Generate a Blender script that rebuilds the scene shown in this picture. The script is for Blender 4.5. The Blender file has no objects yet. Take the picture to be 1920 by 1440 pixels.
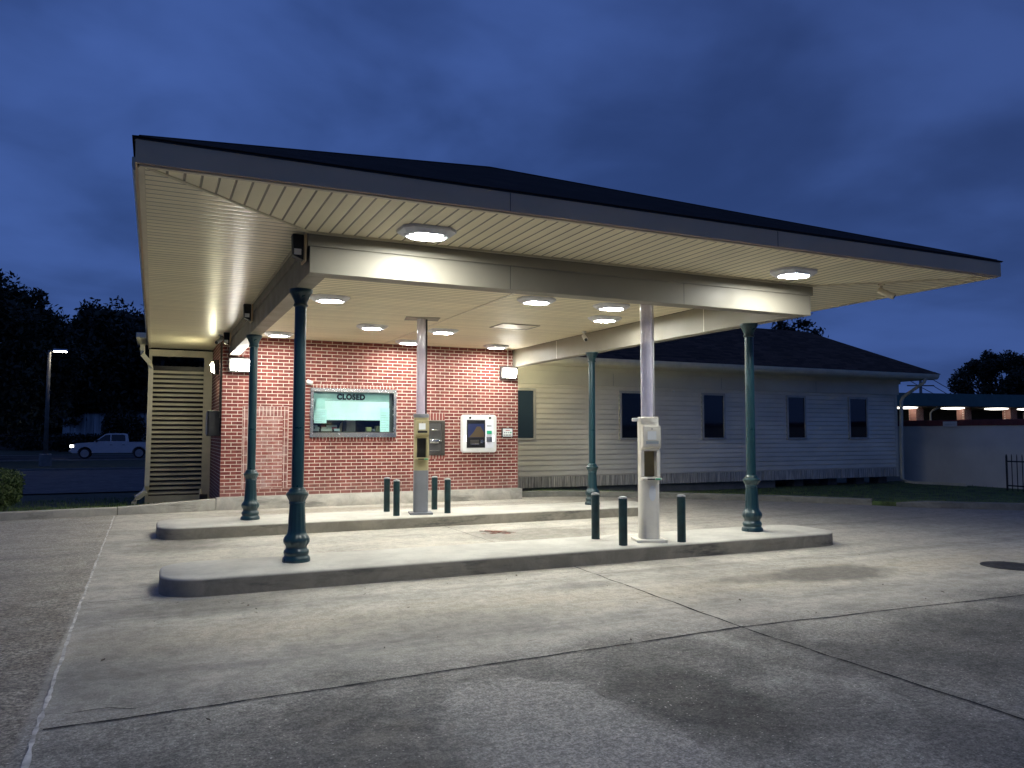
import bpy, bmesh, math, random
from mathutils import Vector, Matrix, noise as mnoise
random.seed(7)
S = bpy.context.scene
COL = S.collection
PI = math.pi

# ------------------------------------------------------------------ materials
def new_mat(name):
    m = bpy.data.materials.new(name); m.use_nodes = True
    nt = m.node_tree
    return m, nt, nt.nodes['Principled BSDF']
class N:
    """tiny node helper"""
    def __init__(s, nt): s.nt = nt
    def n(s, t, **k):
        x = s.nt.nodes.new(t)
        for a, b in k.items(): setattr(x, a, b)
        return x
    def link(s, a, b): s.nt.links.new(a, b)
    def put(s, sock, v):
        if hasattr(v, 'node'): s.link(v, sock)
        else: sock.default_value = v
    def math(s, op, a, b=0.0, c=0.0, clamp=False):
        x = s.n('ShaderNodeMath', operation=op, use_clamp=clamp)
        s.put(x.inputs[0], a); s.put(x.inputs[1], b); s.put(x.inputs[2], c)
        return x.outputs[0]
    def pos(s):
        return s.n('ShaderNodeNewGeometry').outputs['Position']
    def obj(s):
        return s.n('ShaderNodeTexCoord').outputs['Object']
    def sep(s, v):
        x = s.n('ShaderNodeSeparateXYZ'); s.link(v, x.inputs[0]); return x.outputs
    def comb(s, a, b, c=0.0):
        x = s.n('ShaderNodeCombineXYZ'); s.put(x.inputs[0], a); s.put(x.inputs[1], b); s.put(x.inputs[2], c)
        return x.outputs[0]
    def scale(s, v, sc):
        x = s.n('ShaderNodeVectorMath', operation='MULTIPLY'); s.link(v, x.inputs[0]); x.inputs[1].default_value = sc
        return x.outputs[0]
    def noise(s, v, sc, det=4.0, rough=0.55, dist=0.0):
        x = s.n('ShaderNodeTexNoise'); s.link(v, x.inputs['Vector'])
        x.inputs['Scale'].default_value = sc; x.inputs['Detail'].default_value = det
        x.inputs['Roughness'].default_value = rough; x.inputs['Distortion'].default_value = dist
        return x.outputs['Fac']
    def ramp(s, f, a, b, lo=0.0, hi=1.0, smooth=True):
        x = s.n('ShaderNodeMapRange', interpolation_type='SMOOTHSTEP' if smooth else 'LINEAR')
        s.link(f, x.inputs[0])
        for i, v in enumerate((a, b, lo, hi)): x.inputs[i + 1].default_value = v
        return x.outputs[0]
    def mix(s, f, a, b, mode='MIX'):
        x = s.n('ShaderNodeMix', data_type='RGBA', blend_type=mode)
        s.put(x.inputs[0], f)
        s.put(x.inputs[6], a if hasattr(a, 'node') else (*a, 1)); s.put(x.inputs[7], b if hasattr(b, 'node') else (*b, 1))
        return x.outputs[2]
    def bump(s, h, strength=0.3, dist=0.01):
        x = s.n('ShaderNodeBump'); x.inputs['Strength'].default_value = strength; x.inputs['Distance'].default_value = dist
        s.link(h, x.inputs['Height']); return x.outputs[0]

def mat(name, col, rough=0.6, metal=0.0, var=0.12, vscale=3.0, fine=40.0, bump=0.05, spec=0.5, streak=None):
    """painted / plain surface with soft mottling and a fine bump"""
    m, nt, b = new_mat(name); k = N(nt); p = k.obj()
    if streak: p2 = k.scale(p, streak)
    else: p2 = p
    f = k.noise(p2, vscale, 5, 0.6)
    lo = tuple(c * (1 - var * 1.6) for c in col); hi = tuple(min(1, c * (1 + var)) for c in col)
    k.link(k.mix(k.ramp(f, .25, .75), lo, hi), b.inputs['Base Color'])
    b.inputs['Metallic'].default_value = metal
    k.link(k.ramp(k.noise(p, vscale * 3, 3), .2, .8, max(.02, rough * .8), min(1, rough * 1.2)), b.inputs['Roughness'])
    b.inputs['Specular IOR Level'].default_value = spec
    if bump: k.link(k.bump(k.noise(p, fine, 3), bump, .004), b.inputs['Normal'])
    return m
def glow(name, col, strength):
    m, nt, b = new_mat(name)
    b.inputs['Base Color'].default_value = (.8, .8, .8, 1)
    b.inputs['Emission Color'].default_value = (*col, 1); b.inputs['Emission Strength'].default_value = strength
    return m

def brick_mat(name, axis, width=.23, row=.0747, shift=(0, 0), swap=False, mortar=(.80, .70, .60), c1=(.155, .026, .024), c2=(.225, .048, .038), chalk=0.0, offset=.5):
    m, nt, b = new_mat(name); k = N(nt); s = k.sep(k.pos())
    h = s[0] if axis == 'x' else s[1]
    h = k.math('ADD', h, shift[0]); v = k.math('ADD', s[2], shift[1])
    vec = k.comb(v, h) if swap else k.comb(h, v)
    t = k.n('ShaderNodeTexBrick', offset=offset); k.link(vec, t.inputs['Vector'])
    t.inputs['Scale'].default_value = 1; t.inputs['Brick Width'].default_value = width; t.inputs['Row Height'].default_value = row
    t.inputs['Mortar Size'].default_value = .0066; t.inputs['Mortar Smooth'].default_value = .12; t.inputs['Bias'].default_value = -.1
    t.inputs['Color1'].default_value = (*c1, 1); t.inputs['Color2'].default_value = (*c2, 1); t.inputs['Mortar'].default_value = (*mortar, 1)
    big = k.ramp(k.noise(k.pos(), 1.1, 4), .3, .7)
    col = k.mix(big, t.outputs['Color'], k.mix(.75, t.outputs['Color'], (.86, .78, .74), 'MULTIPLY'))
    mid = k.ramp(k.noise(k.pos(), 9, 4), .35, .75)
    col = k.mix(k.math('MULTIPLY', mid, .35), col, (.17, .035, .03), 'MULTIPLY')if False else k.mix(k.math('MULTIPLY', mid, .22), col, (.5, .2, .16))
    low = k.ramp(s[2], .2, .75, .35, 0)
    col = k.mix(low, col, (.33, .2, .17))
    st = k.ramp(k.noise(k.scale(k.pos(), (1, 1, .35)), 2.4, 6, .7), .32, .68, .74, 1.1)
    col = k.mix(.8, col, k.comb(st, st, st), 'MULTIPLY')
    if chalk:
        ch = k.ramp(k.noise(k.pos(), 5, 5, .65), .35, .75, 0, chalk)
        col = k.mix(ch, col, (.62, .5, .47))
    k.link(col, b.inputs['Base Color'])
    b.inputs['Roughness'].default_value = .85
    hgt = k.math('ADD', k.math('MULTIPLY', t.outputs['Fac'], -1.0), k.math('MULTIPLY', k.noise(k.pos(), 60, 3), .25))
    k.link(k.bump(hgt, .6, .008), b.inputs['Normal'])
    return m

def board_mat(name, axis, pitch=.127, col=(.90, .815, .58), phase=0.0, rough=.30):
    """vinyl soffit boards: lines run along the other axis"""
    m, nt, b = new_mat(name); k = N(nt); s = k.sep(k.pos())
    c = k.math('ADD', s[0] if axis == 'x' else s[1], phase + 50)
    f = k.math('FRACT', k.math('DIVIDE', c, pitch))
    idx = k.math('FLOOR', k.math('DIVIDE', c, pitch))
    d = k.math('ABSOLUTE', k.math('SUBTRACT', f, .5))           # 0 mid .. .5 at groove
    gr = k.ramp(d, .395, .455)
    wn = k.n('ShaderNodeTexWhiteNoise', noise_dimensions='1D'); k.link(idx, wn.inputs['W'])
    tone = k.math('MULTIPLY_ADD', wn.outputs['Value'], .14, .90)
    base = k.mix(1.0, col, k.comb(tone, tone, tone), 'MULTIPLY')
    dirt = k.ramp(k.noise(k.pos(), .9, 5, .6), .35, .75, 0, .22)
    base = k.mix(dirt, base, tuple(x * .72 for x in col))
    k.link(k.mix(k.math('MULTIPLY', gr, .86), base, (.10, .078, .045)), b.inputs['Base Color'])
    b.inputs['Roughness'].default_value = rough
    prof = k.math('SUBTRACT', k.math('MULTIPLY', k.math('MULTIPLY', d, d), -.9), k.math('MULTIPLY', gr, .25))
    wav = k.math('MULTIPLY', k.noise(k.pos(), 2.2, 2), .22)
    k.link(k.bump(k.math('ADD', prof, wav), .55, .03), b.inputs['Normal'])
    return m

def concrete_ground():
    m, nt, b = new_mat('weathered_concrete'); k = N(nt); p = k.pos(); s = k.sep(p)
    x, y = s[0], s[1]
    big = k.noise(p, .35, 5, .6); mid = k.noise(p, 1.4, 6, .62, .4); sm = k.noise(p, 6, 6, .65); fine = k.noise(p, 45, 4, .7)
    grain = k.noise(p, 75, 4, .75)
    streak = k.noise(k.scale(p, (.22, 1.7, 1)), 1.6, 5, .6)
    col = k.mix(k.ramp(mid, .3, .72), (.38, .365, .335), (.56, .535, .485))
    col = k.mix(k.ramp(big, .35, .65, 0, .55), col, (.52, .495, .44))
    col = k.mix(k.ramp(streak, .42, .72, 0, .5), col, (.30, .29, .27))
    col = k.mix(k.ramp(sm, .5, .75, 0, .3), col, (.24, .232, .218))
    # warm wash running along the lane
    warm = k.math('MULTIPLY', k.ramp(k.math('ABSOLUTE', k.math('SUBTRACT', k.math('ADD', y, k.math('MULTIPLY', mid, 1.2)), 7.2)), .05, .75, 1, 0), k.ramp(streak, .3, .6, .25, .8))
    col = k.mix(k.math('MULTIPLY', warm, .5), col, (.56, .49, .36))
    # dark, coarse near slabs
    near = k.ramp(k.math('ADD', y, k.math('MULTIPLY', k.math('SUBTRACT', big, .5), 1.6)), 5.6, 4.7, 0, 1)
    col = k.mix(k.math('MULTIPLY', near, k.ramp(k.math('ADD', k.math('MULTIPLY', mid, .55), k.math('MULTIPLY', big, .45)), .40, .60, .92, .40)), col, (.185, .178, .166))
    left = k.ramp(k.math('ADD', x, k.math('MULTIPLY', k.math('SUBTRACT', fine, .5), .05)), -.58, -.62)
    lcol = k.mix(k.ramp(k.noise(p, 2.3, 6, .7), .3, .7), (.27, .24, .20), (.52, .48, .41))
    lcol = k.mix(k.ramp(k.noise(p, 26, 5, .75), .42, .62, 0, .75), lcol, (.085, .07, .06))
    col = k.mix(k.math('MULTIPLY', left, k.ramp(y, 13, 6.5, .35, 1)), col, lcol)
    # separate stains: (x, y, rx, ry, colour, amount, edge)
    wob = k.math('MULTIPLY', k.math('SUBTRACT', k.noise(p, 2.1, 6, .7), .5), 1.15)
    for cx, cy, rx, ry, c, amt, e in [(2.02, 3.55, .62, 1.18, (.44, .42, .385), .9, .08), (3.0, 3.9, .45, .7, (.06, .057, .054), .7, .35),
                                  (.9, 3.9, .7, .7, (.07, .067, .064), .55, .5), (7.1, 6.62, .78, .42, (.11, .105, .1), .75, .3), (6.0, 6.75, .5, .22, (.16, .15, .14), .6, .4),
                                  (4.1, 7.2, .42, .16, (.17, .165, .16), .5, .5), (5.6, 11.1, 1.3, .6, (.16, .15, .135), .65, .4),
                                  (.4, 12.1, .55, .8, (.12, .11, .10), .6, .6), (.35, 7.75, .7, .35, (.13, .125, .12), .6, .5), (5.6, 3.9, 1.1, .7, (.10, .096, .09), .6, .6),
                                  (6.7, 4.3, .9, .5, (.09, .086, .08), .55, .5), (3.0, 16.3, 1.6, .45, (.24, .215, .18), .55, .4), (5.5, 16.2, 1.2, .3, (.2, .18, .155), .5, .4),
                                  (2.2, 6.2, 1.1, .6, (.17, .165, .16), .5, .6), (-.1, 6.0, .5, 1.1, (.2, .19, .175), .5, .6)]:
        dx = k.math('DIVIDE', k.math('SUBTRACT', x, cx), rx); dy = k.math('DIVIDE', k.math('SUBTRACT', y, cy), ry)
        d = k.math('ADD', k.math('SQRT', k.math('ADD', k.math('MULTIPLY', dx, dx), k.math('MULTIPLY', dy, dy))), wob)
        col = k.mix(k.ramp(d, 1 + e, 1 - e, 0, amt), col, c)
    # drive gets darker towards the far right
    col = k.mix(k.ramp(k.math('ADD', x, k.math('MULTIPLY', y, .35)), 13.0, 17.5, 0, .65), col, (.15, .145, .135))
    # aggregate grains
    vor = k.n('ShaderNodeTexVoronoi'); k.link(p, vor.inputs['Vector']); vor.inputs['Scale'].default_value = 42
    speck = k.math('MULTIPLY', k.ramp(vor.outputs['Distance'], .26, .14), k.ramp(k.sep(vor.outputs['Color'])[0], .74, .8))
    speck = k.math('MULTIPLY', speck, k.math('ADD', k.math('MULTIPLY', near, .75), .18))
    speck = k.math('MULTIPLY', speck, k.ramp(mid, .35, .6, .25, 1))
    col = k.mix(speck, col, (.72, .70, .66))
    g = k.ramp(grain, .34, .66, .55, 1.32)
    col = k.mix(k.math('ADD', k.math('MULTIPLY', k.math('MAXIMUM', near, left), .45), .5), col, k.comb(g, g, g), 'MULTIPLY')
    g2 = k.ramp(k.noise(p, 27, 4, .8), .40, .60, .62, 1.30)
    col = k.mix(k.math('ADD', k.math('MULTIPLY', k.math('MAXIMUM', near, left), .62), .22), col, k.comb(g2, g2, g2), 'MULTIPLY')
    g3 = k.ramp(k.noise(p, 8.5, 6, .75, .6), .44, .54, .78, 1.12)
    col = k.mix(.55, col, k.comb(g3, g3, g3), 'MULTIPLY')
    # faint tyre bands along the lanes
    for ty in (7.55, 5.85, 10.2, 11.7):
        band = k.ramp(k.math('ABSOLUTE', k.math('SUBTRACT', k.math('ADD', y, k.math('MULTIPLY', k.noise(p, .5, 2), .5)), ty + .25)), .24, .06, 0, .34)
        band = k.math('MULTIPLY', band, k.ramp(k.noise(k.scale(p, (.5, 4, 1)), 2.0, 6, .7), .38, .6))
        col = k.mix(band, col, (.13, .126, .12))
    # grime hugging the islands
    # hairline cracks
    v2 = k.n('ShaderNodeTexVoronoi', feature='DISTANCE_TO_EDGE'); k.link(k.math and p, v2.inputs['Vector']); v2.inputs['Scale'].default_value = .23
    col = k.mix(1.0, col, (1.0, .972, .905), 'MULTIPLY')
    k.link(col, b.inputs['Base Color'])
    k.link(k.ramp(sm, .3, .7, .62, .9), b.inputs['Roughness'])
    b.inputs['Specular IOR Level'].default_value = .35
    h = k.math('ADD', k.math('MULTIPLY', fine, .5), k.math('ADD', k.math('MULTIPLY', grain, .35), k.math('MULTIPLY', sm, 1.2)))
    k.link(k.bump(h, .38, .012), b.inputs['Normal'])
    return m

def kerb_mat(name, top=(.46, .44, .39), side=(.15, .145, .135), dirt=(.06, .057, .052)):
    m, nt, b = new_mat(name); k = N(nt); p = k.pos()
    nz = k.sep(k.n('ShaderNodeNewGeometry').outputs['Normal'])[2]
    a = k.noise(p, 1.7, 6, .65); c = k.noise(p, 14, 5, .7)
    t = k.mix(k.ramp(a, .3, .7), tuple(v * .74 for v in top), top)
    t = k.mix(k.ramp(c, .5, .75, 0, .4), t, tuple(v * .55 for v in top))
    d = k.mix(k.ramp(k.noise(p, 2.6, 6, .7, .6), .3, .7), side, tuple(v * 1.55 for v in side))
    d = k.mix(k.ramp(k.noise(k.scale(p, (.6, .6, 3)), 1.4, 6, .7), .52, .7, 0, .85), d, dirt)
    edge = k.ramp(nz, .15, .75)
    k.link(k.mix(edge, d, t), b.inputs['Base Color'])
    b.inputs['Roughness'].default_value = .85
    k.link(k.bump(k.math('ADD', c, k.noise(p, 90, 3)), .35, .008), b.inputs['Normal'])
    return m

def shingle_mat(name, axis, col=(.032, .023, .017)):
    m, nt, b = new_mat(name); k = N(nt); s = k.sep(k.pos())
    t = k.n('ShaderNodeTexBrick', offset=.37, squash=1); k.link(k.comb(s[0] if axis == 'x' else s[1], s[2]), t.inputs['Vector'])
    t.inputs['Scale'].default_value = 1; t.inputs['Brick Width'].default_value = .31; t.inputs['Row Height'].default_value = .057
    t.inputs['Mortar Size'].default_value = .004; t.inputs['Mortar Smooth'].default_value = .3
    t.inputs['Color1'].default_value = (*[c * .65 for c in col], 1); t.inputs['Color2'].default_value = (*[c * 1.5 for c in col], 1); t.inputs['Mortar'].default_value = (*[c * .3 for c in col], 1)
    k.link(k.mix(k.ramp(k.noise(k.pos(), 1.3, 5), .3, .7, 0, .5), t.outputs['Color'], tuple(c * .7 for c in col)), b.inputs['Base Color'])
    b.inputs['Roughness'].default_value = .9; b.inputs['Specular IOR Level'].default_value = .12
    k.link(k.bump(k.math('ADD', k.math('MULTIPLY', t.outputs['Fac'], -1), k.noise(k.pos(), 70, 3)), .5, .01), b.inputs['Normal'])
    return m

def leaf_mat(name, a, b_):
    m, nt, b = new_mat(name); k = N(nt); p = k.pos()
    f = k.ramp(k.noise(p, .9, 4), .3, .7)
    k.link(k.mix(f, a, b_), b.inputs['Base Color']); b.inputs['Roughness'].default_value = .6
    return m

M = {}
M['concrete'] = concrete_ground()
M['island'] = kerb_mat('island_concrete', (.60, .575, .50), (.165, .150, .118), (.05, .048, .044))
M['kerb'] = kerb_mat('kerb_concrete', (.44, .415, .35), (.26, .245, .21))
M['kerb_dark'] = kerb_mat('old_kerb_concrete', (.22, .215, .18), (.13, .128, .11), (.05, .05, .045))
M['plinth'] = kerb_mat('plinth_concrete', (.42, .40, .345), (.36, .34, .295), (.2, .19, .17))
M['litter'] = mat('dry_leaf', (.10, .075, .05), .9, var=.5, vscale=30, bump=0)
M['fill_line'] = mat('chalk_mark', (.50, .36, .31), .9, var=.3, vscale=12)
M['joint'] = mat('joint_tar', (.009, .0085, .008), .9, bump=0)
M['sealant'] = mat('joint_sealant', (.62, .60, .55), .85, var=.35, vscale=9, fine=30, bump=.3)
M['brick_x'] = brick_mat('red_brick', 'x', shift=(.03, -.26))
M['brick_y'] = brick_mat('red_brick_return', 'y', shift=(.07, -.26))
M['brick_fill'] = brick_mat('chalky_brick_infill', 'x', shift=(.11, -.22), chalk=.42, c1=(.25, .06, .05), c2=(.33, .10, .08))
M['soldier'] = brick_mat('soldier_brick', 'x', width=.19, row=.0747, swap=True, shift=(.0, .4), offset=0, c1=(.24, .05, .042), c2=(.30, .075, .06))
M['soldier_chalk'] = brick_mat('chalky_soldier_brick', 'x', width=.19, row=.0747, swap=True, shift=(.0, .4), offset=0, chalk=.45)
M['soffit_y'] = board_mat('vinyl_soffit_lines_along_x', 'y')
M['soffit_x'] = board_mat('vinyl_soffit_lines_along_y', 'x', rough=.55)
M['ceiling'] = board_mat('vinyl_ceiling', 'y', .127, (.86, .775, .55), .04, .55)
M['trim_cream'] = mat('cream_trim', (.62, .55, .40), .4, var=.06)
M['taupe'] = mat('taupe_metal_cladding', (.25, .23, .185), .52, spec=.3, var=.05, vscale=1.2, fine=6, bump=.05)
M['fascia'] = mat('fascia_metal', (.62, .46, .27), .4, var=.06, vscale=1.0, bump=.02)
M['dripedge'] = mat('drip_edge', (.02, .02, .022), .5)
M['shingle_x'] = shingle_mat('asphalt_shingle', 'x'); M['shingle_y'] = shingle_mat('asphalt_shingle_side', 'y')
M['shingle_m'] = shingle_mat('brown_shingle', 'x', (.085, .056, .042)); M['shingle_my'] = shingle_mat('brown_shingle_side', 'y', (.085, .056, .042))
M['teal'] = mat('dark_teal_paint', (.0075, .036, .045), .32, var=.08, vscale=3, fine=50, bump=.02, spec=.6)
M['bollard'] = mat('bollard_paint', (.008, .034, .038), .4, var=.3, vscale=7, bump=.08)
M['bollcap'] = mat('bollard_cap', (.35, .36, .35), .6, var=.3, vscale=20)
M['white_enamel'] = mat('cream_enamel', (.80, .76, .65), .38, var=.05, vscale=4)
M['beige_enamel'] = mat('olive_beige_enamel', (.40, .35, .19), .4, var=.07, vscale=4)
M['grey_enamel'] = mat('blue_grey_enamel', (.19, .20, .22), .42, var=.08)
M['recess'] = mat('recess_olive', (.20, .16, .075), .5, var=.1)
M['recess_dark'] = mat('recess_dark', (.03, .03, .026), .4, var=.2)
M['steel'] = mat('brushed_steel', (.62, .61, .58), .24, 1.0, var=.10, vscale=2.2, bump=0)
M['dark_steel'] = mat('dark_steel', (.11, .10, .085), .38, .7, var=.2)
M['black'] = mat('black_plastic', (.012, .012, .013), .42, var=.2)
M['charcoal'] = mat('charcoal_housing', (.06, .058, .055), .5)
M['housing'] = mat('grey_fixture_housing', (.78, .78, .84), .45, var=.06)
M['white'] = mat('white_plastic', (.74, .74, .72), .4, var=.05)
M['paper'] = mat('white_paper', (.78, .80, .79), .7, var=.05)
M['paper_cyan'] = mat('cyan_sheet', (.66, .88, .86), .7, var=.08)
M['blind'] = mat('cyan_roller_blind', (.80, .93, .905), .7, var=.10, vscale=1.5)
M['blind_band'] = mat('darker_blind_band', (.56, .78, .73), .7, var=.05)
M['ink'] = mat('black_ink', (.006, .008, .012), .6, bump=0)
M['print'] = mat('grey_print', (.30, .34, .36), .7, bump=0)
M['room'] = mat('dark_room', (.028, .028, .026), .8)
M['counter'] = mat('dark_counter', (.06, .05, .045), .5)
M['red'] = mat('dull_red_paper', (.45, .10, .12), .6)
M['yellow'] = mat('pale_yellow_card', (.62, .60, .25), .6)
M['tan'] = mat('tan_card', (.36, .23, .11), .6)
M['grey'] = mat('grey_plastic', (.33, .34, .35), .5)
M['green'] = mat('green_plastic', (.03, .42, .22), .4)
M['siding'] = mat('grey_vinyl_siding', (.78, .72, .58), .55, var=.10, vscale=.6, fine=20, bump=.05, streak=(1, 1, 3))
M['frieze'] = mat('beige_frieze_board', (.70, .66, .53), .5, var=.08, vscale=.8)
M['gutter'] = mat('beige_gutter', (.70, .66, .51), .42, var=.08)
M['skirt'] = mat('ribbed_skirting', (.55, .51, .43), .6, var=.35, vscale=5, streak=(5, 5, .4))
M['foundation'] = mat('grey_foundation', (.20, .195, .18), .85, var=.15)
M['pier'] = mat('block_pier', (.16, .155, .15), .9, var=.2)
M['win_frame'] = mat('window_frame', (.48, .46, .40), .5)
M['louver'] = mat('beige_louvre', (.56, .52, .39), .5, var=.12, vscale=2)
M['grass'] = mat('grass_ground', (.022, .034, .010), .95, var=.45, vscale=2.5, fine=25, bump=.8)
M['lawn'] = mat('lawn_soil', (.07, .11, .03), .95, var=.5, vscale=3, fine=25, bump=.8)
M['blade'] = leaf_mat('grass_blade', (.06, .12, .025), (.14, .20, .05))
M['earth'] = mat('dark_earth', (.03, .03, .025), .95, var=.3)
M['asphalt'] = mat('asphalt', (.055, .055, .06), .8, var=.25, vscale=1.2, fine=60, bump=.3)
M['hedge'] = leaf_mat('hedge_leaf', (.03, .06, .012), (.09, .13, .035))
M['leafA'] = leaf_mat('tree_leaf', (.012, .018, .008), (.030, .040, .018))
M['leafB'] = leaf_mat('tree_leaf_dark', (.010, .015, .008), (.022, .030, .014))
M['bark'] = mat('bark', (.045, .036, .028), .95, var=.4, vscale=4, fine=14, bump=.8, streak=(1, 1, .2))
M['stucco'] = mat('grey_stucco', (.70, .68, .62), .85, var=.08, vscale=.7, fine=60, bump=.2)
M['coping'] = mat('red_brown_coping', (.16, .035, .035), .6, var=.15)
M['iron'] = mat('black_iron', (.01, .01, .011), .5)
M['greenroof'] = mat('green_metal_roof', (.018, .085, .075), .5, var=.12, vscale=1)
M['fbrick'] = brick_mat('far_brick', 'x', .25, .09, c1=(.25, .09, .07), c2=(.34, .15, .11))
M['truck'] = mat('white_truck_paint', (.52, .53, .55), .3, var=.03, bump=0)
M['rubber'] = mat('tyre_rubber', (.014, .014, .014), .8)
M['rim'] = mat('alloy_rim', (.35, .35, .36), .35, .8)
M['wood_pole'] = mat('weathered_pole', (.17, .16, .14), .8, var=.2)
M['farwhite'] = mat('far_white_cladding', (.46, .52, .56), .7, var=.35, vscale=1.6, streak=(1.5, 1.5, .12))
M['farwall'] = mat('far_house_wall', (.12, .10, .085), .9)
M['rust'] = mat('rusty_iron', (.20, .075, .045), .8, var=.5, vscale=14, fine=60, bump=.5)
M['manhole'] = mat('dark_cover', (.045, .043, .04), .7, var=.3)

def glass_dark(name, col=(.006, .009, .014), rough=.06):
    m, nt, b = new_mat(name); k = N(nt)
    b.inputs['Base Color'].default_value = (*col, 1); b.inputs['Roughness'].default_value = rough; b.inputs['Specular IOR Level'].default_value = .5
    k.link(k.bump(k.noise(k.pos(), 1.3, 2), .06, .02), b.inputs['Normal'])
    return m
M['pane'] = glass_dark('dark_window_glass')
M['pane_blind'] = glass_dark('window_glass_with_blind', (.035, .055, .065), .15)
def clear_glass(name, tint, refl=.12, alpha=.0, col=(.8, .8, .85)):
    m, nt, b = new_mat(name); k = N(nt)
    out = nt.nodes['Material Output']
    tr = k.n('ShaderNodeBsdfTransparent'); tr.inputs[0].default_value = (*tint, 1)
    gl = k.n('ShaderNodeBsdfGlossy'); gl.inputs['Roughness'].default_value = .08
    mx = k.n('ShaderNodeMixShader'); mx.inputs[0].default_value = refl
    k.link(tr.outputs[0], mx.inputs[1]); k.link(gl.outputs[0], mx.inputs[2]); last = mx.outputs[0]
    if alpha:
        df = k.n('ShaderNodeBsdfDiffuse'); df.inputs[0].default_value = (*col, 1)
        m2 = k.n('ShaderNodeMixShader'); k.put(m2.inputs[0], k.ramp(k.noise(k.scale(k.obj(), (1, 1, .25)), 6, 4), .3, .7, alpha * .75, min(1, alpha * 1.25)))
        k.link(last, m2.inputs[1]); k.link(df.outputs[0], m2.inputs[2]); last = m2.outputs[0]
    k.link(last, out.inputs[0])
    nt.nodes.remove(b)
    return m
M['glass'] = clear_glass('teller_glass', (.90, .975, .96), .06)
M['acrylic'] = clear_glass('hazed_acrylic', (.93, .91, .95), .16, .46, (.80, .77, .86))
LED = 335.0
M['led'] = glow('led_lens', (.98, 1.0, .955), LED)
M['pack'] = glow('wall_pack_lens', (1.0, .97, .86), 55)
M['pack_side'] = glow('wall_pack_lens_side', (1.0, .95, .66), 130)
M['far_led'] = glow('far_light_lens', (1.0, .95, .85), 3.6)
M['street_led'] = glow('street_lamp_lens', (1.0, .93, .80), 40)
M['headlamp'] = glow('headlamp_lens', (.95, .98, 1.0), 10)
M['foglamp'] = glow('foglamp_lens', (1.0, .95, .85), 4)

# ------------------------------------------------------------------ mesh helpers
def BM(): return bmesh.new()
def box(bm, x0, x1, y0, y1, z0, z1, bev=0.0, seg=2):
    r = bmesh.ops.create_cube(bm, size=1.0)
    vs = r['verts']
    bmesh.ops.scale(bm, vec=(abs(x1 - x0), abs(y1 - y0), abs(z1 - z0)), verts=vs)
    bmesh.ops.translate(bm, vec=((x0 + x1) / 2, (y0 + y1) / 2, (z0 + z1) / 2), verts=vs)
    if bev:
        es = list({e for v in vs for e in v.link_edges})
        bmesh.ops.bevel(bm, geom=es, offset=bev, segments=seg, affect='EDGES', profile=.5)
    return bm
def poly(bm, pts):
    return bm.faces.new([bm.verts.new(p) for p in pts])
def prism(bm, pts, vec):
    """extrude a planar polygon (list of 3D points) by vec"""
    a = [bm.verts.new(p) for p in pts]; v = Vector(vec); b = [bm.verts.new(Vector(p) + v) for p in pts]
    n = len(pts)
    bm.faces.new(a); bm.faces.new(list(reversed(b)))
    for i in range(n):
        j = (i + 1) % n; bm.faces.new((a[j], a[i], b[i], b[j]))
    bmesh.ops.recalc_face_normals(bm, faces=bm.faces)
    return bm
def lathe(bm, prof, n=28, c=(0, 0, 0), flute=None):
    """prof: (z, r); flute(z, ang)->radius factor"""
    rows = []
    for z, r in prof:
        row = []
        for i in range(n):
            a = 2 * PI * i / n; f = flute(z, a) if flute else 1
            row.append(bm.verts.new((c[0] + r * f * math.cos(a), c[1] + r * f * math.sin(a), c[2] + z)))
        rows.append(row)
    for A, B in zip(rows, rows[1:]):
        for i in range(n):
            j = (i + 1) % n; f = bm.faces.new((A[i], A[j], B[j], B[i])); f.smooth = True
    bm.faces.new(list(reversed(rows[0]))); bm.faces.new(rows[-1])
    return bm
def tube(bm, pts, r, n=8, radii=None, flat=None):
    pts = [Vector(p) for p in pts]; rows = []
    for i, p in enumerate(pts):
        d = (pts[min(i + 1, len(pts) - 1)] - pts[max(i - 1, 0)]).normalized()
        up = Vector((0, 0, 1)) if abs(d.z) < .9 else Vector((0, 1, 0))
        u = d.cross(up).normalized(); w = u.cross(d).normalized()
        rr = radii[i] if radii else r
        row = []
        for k in range(n):
            a = 2 * PI * (k + .5) / n
            row.append(bm.verts.new(p + u * (rr * math.cos(a)) + w * (rr * math.sin(a))))
        rows.append(row)
    for A, B in zip(rows, rows[1:]):
        for i in range(n):
            j = (i + 1) % n; f = bm.faces.new((A[i], A[j], B[j], B[i])); f.smooth = n > 6
    bm.faces.new(list(reversed(rows[0]))); bm.faces.new(rows[-1])
    bmesh.ops.recalc_face_normals(bm, faces=bm.faces)
    return bm
def rrect(cx, cy, w, d, r, seg=6):
    pts = []
    for sx, sy, a0 in ((1, 1, 0), (-1, 1, PI / 2), (-1, -1, PI), (1, -1, 1.5 * PI)):
        for i in range(seg + 1):
            a = a0 + PI / 2 * i / seg
            pts.append((cx + sx * (w / 2 - r) + r * math.cos(a), cy + sy * (d / 2 - r) + r * math.sin(a)))
    return pts
def obj(name, bm, m, parent=None, loc=None, smooth=None):
    me = bpy.data.meshes.new(name); bm.to_mesh(me); bm.free()
    if smooth is not None:
        for p in me.polygons: p.use_smooth = True
        try: me.set_sharp_from_angle(angle=math.radians(smooth))
        except Exception: pass
    o = bpy.data.objects.new(name, me); COL.objects.link(o)
    me.materials.append(m if not isinstance(m, str) else M[m])
    if parent: o.parent = parent
    if loc: o.location = loc
    return o
def tag(o, label=None, cat=None, group=None, kind=None):
    if label: o['label'] = label
    if cat: o['category'] = cat
    if group: o['group'] = group
    if kind: o['kind'] = kind
    return o
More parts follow.
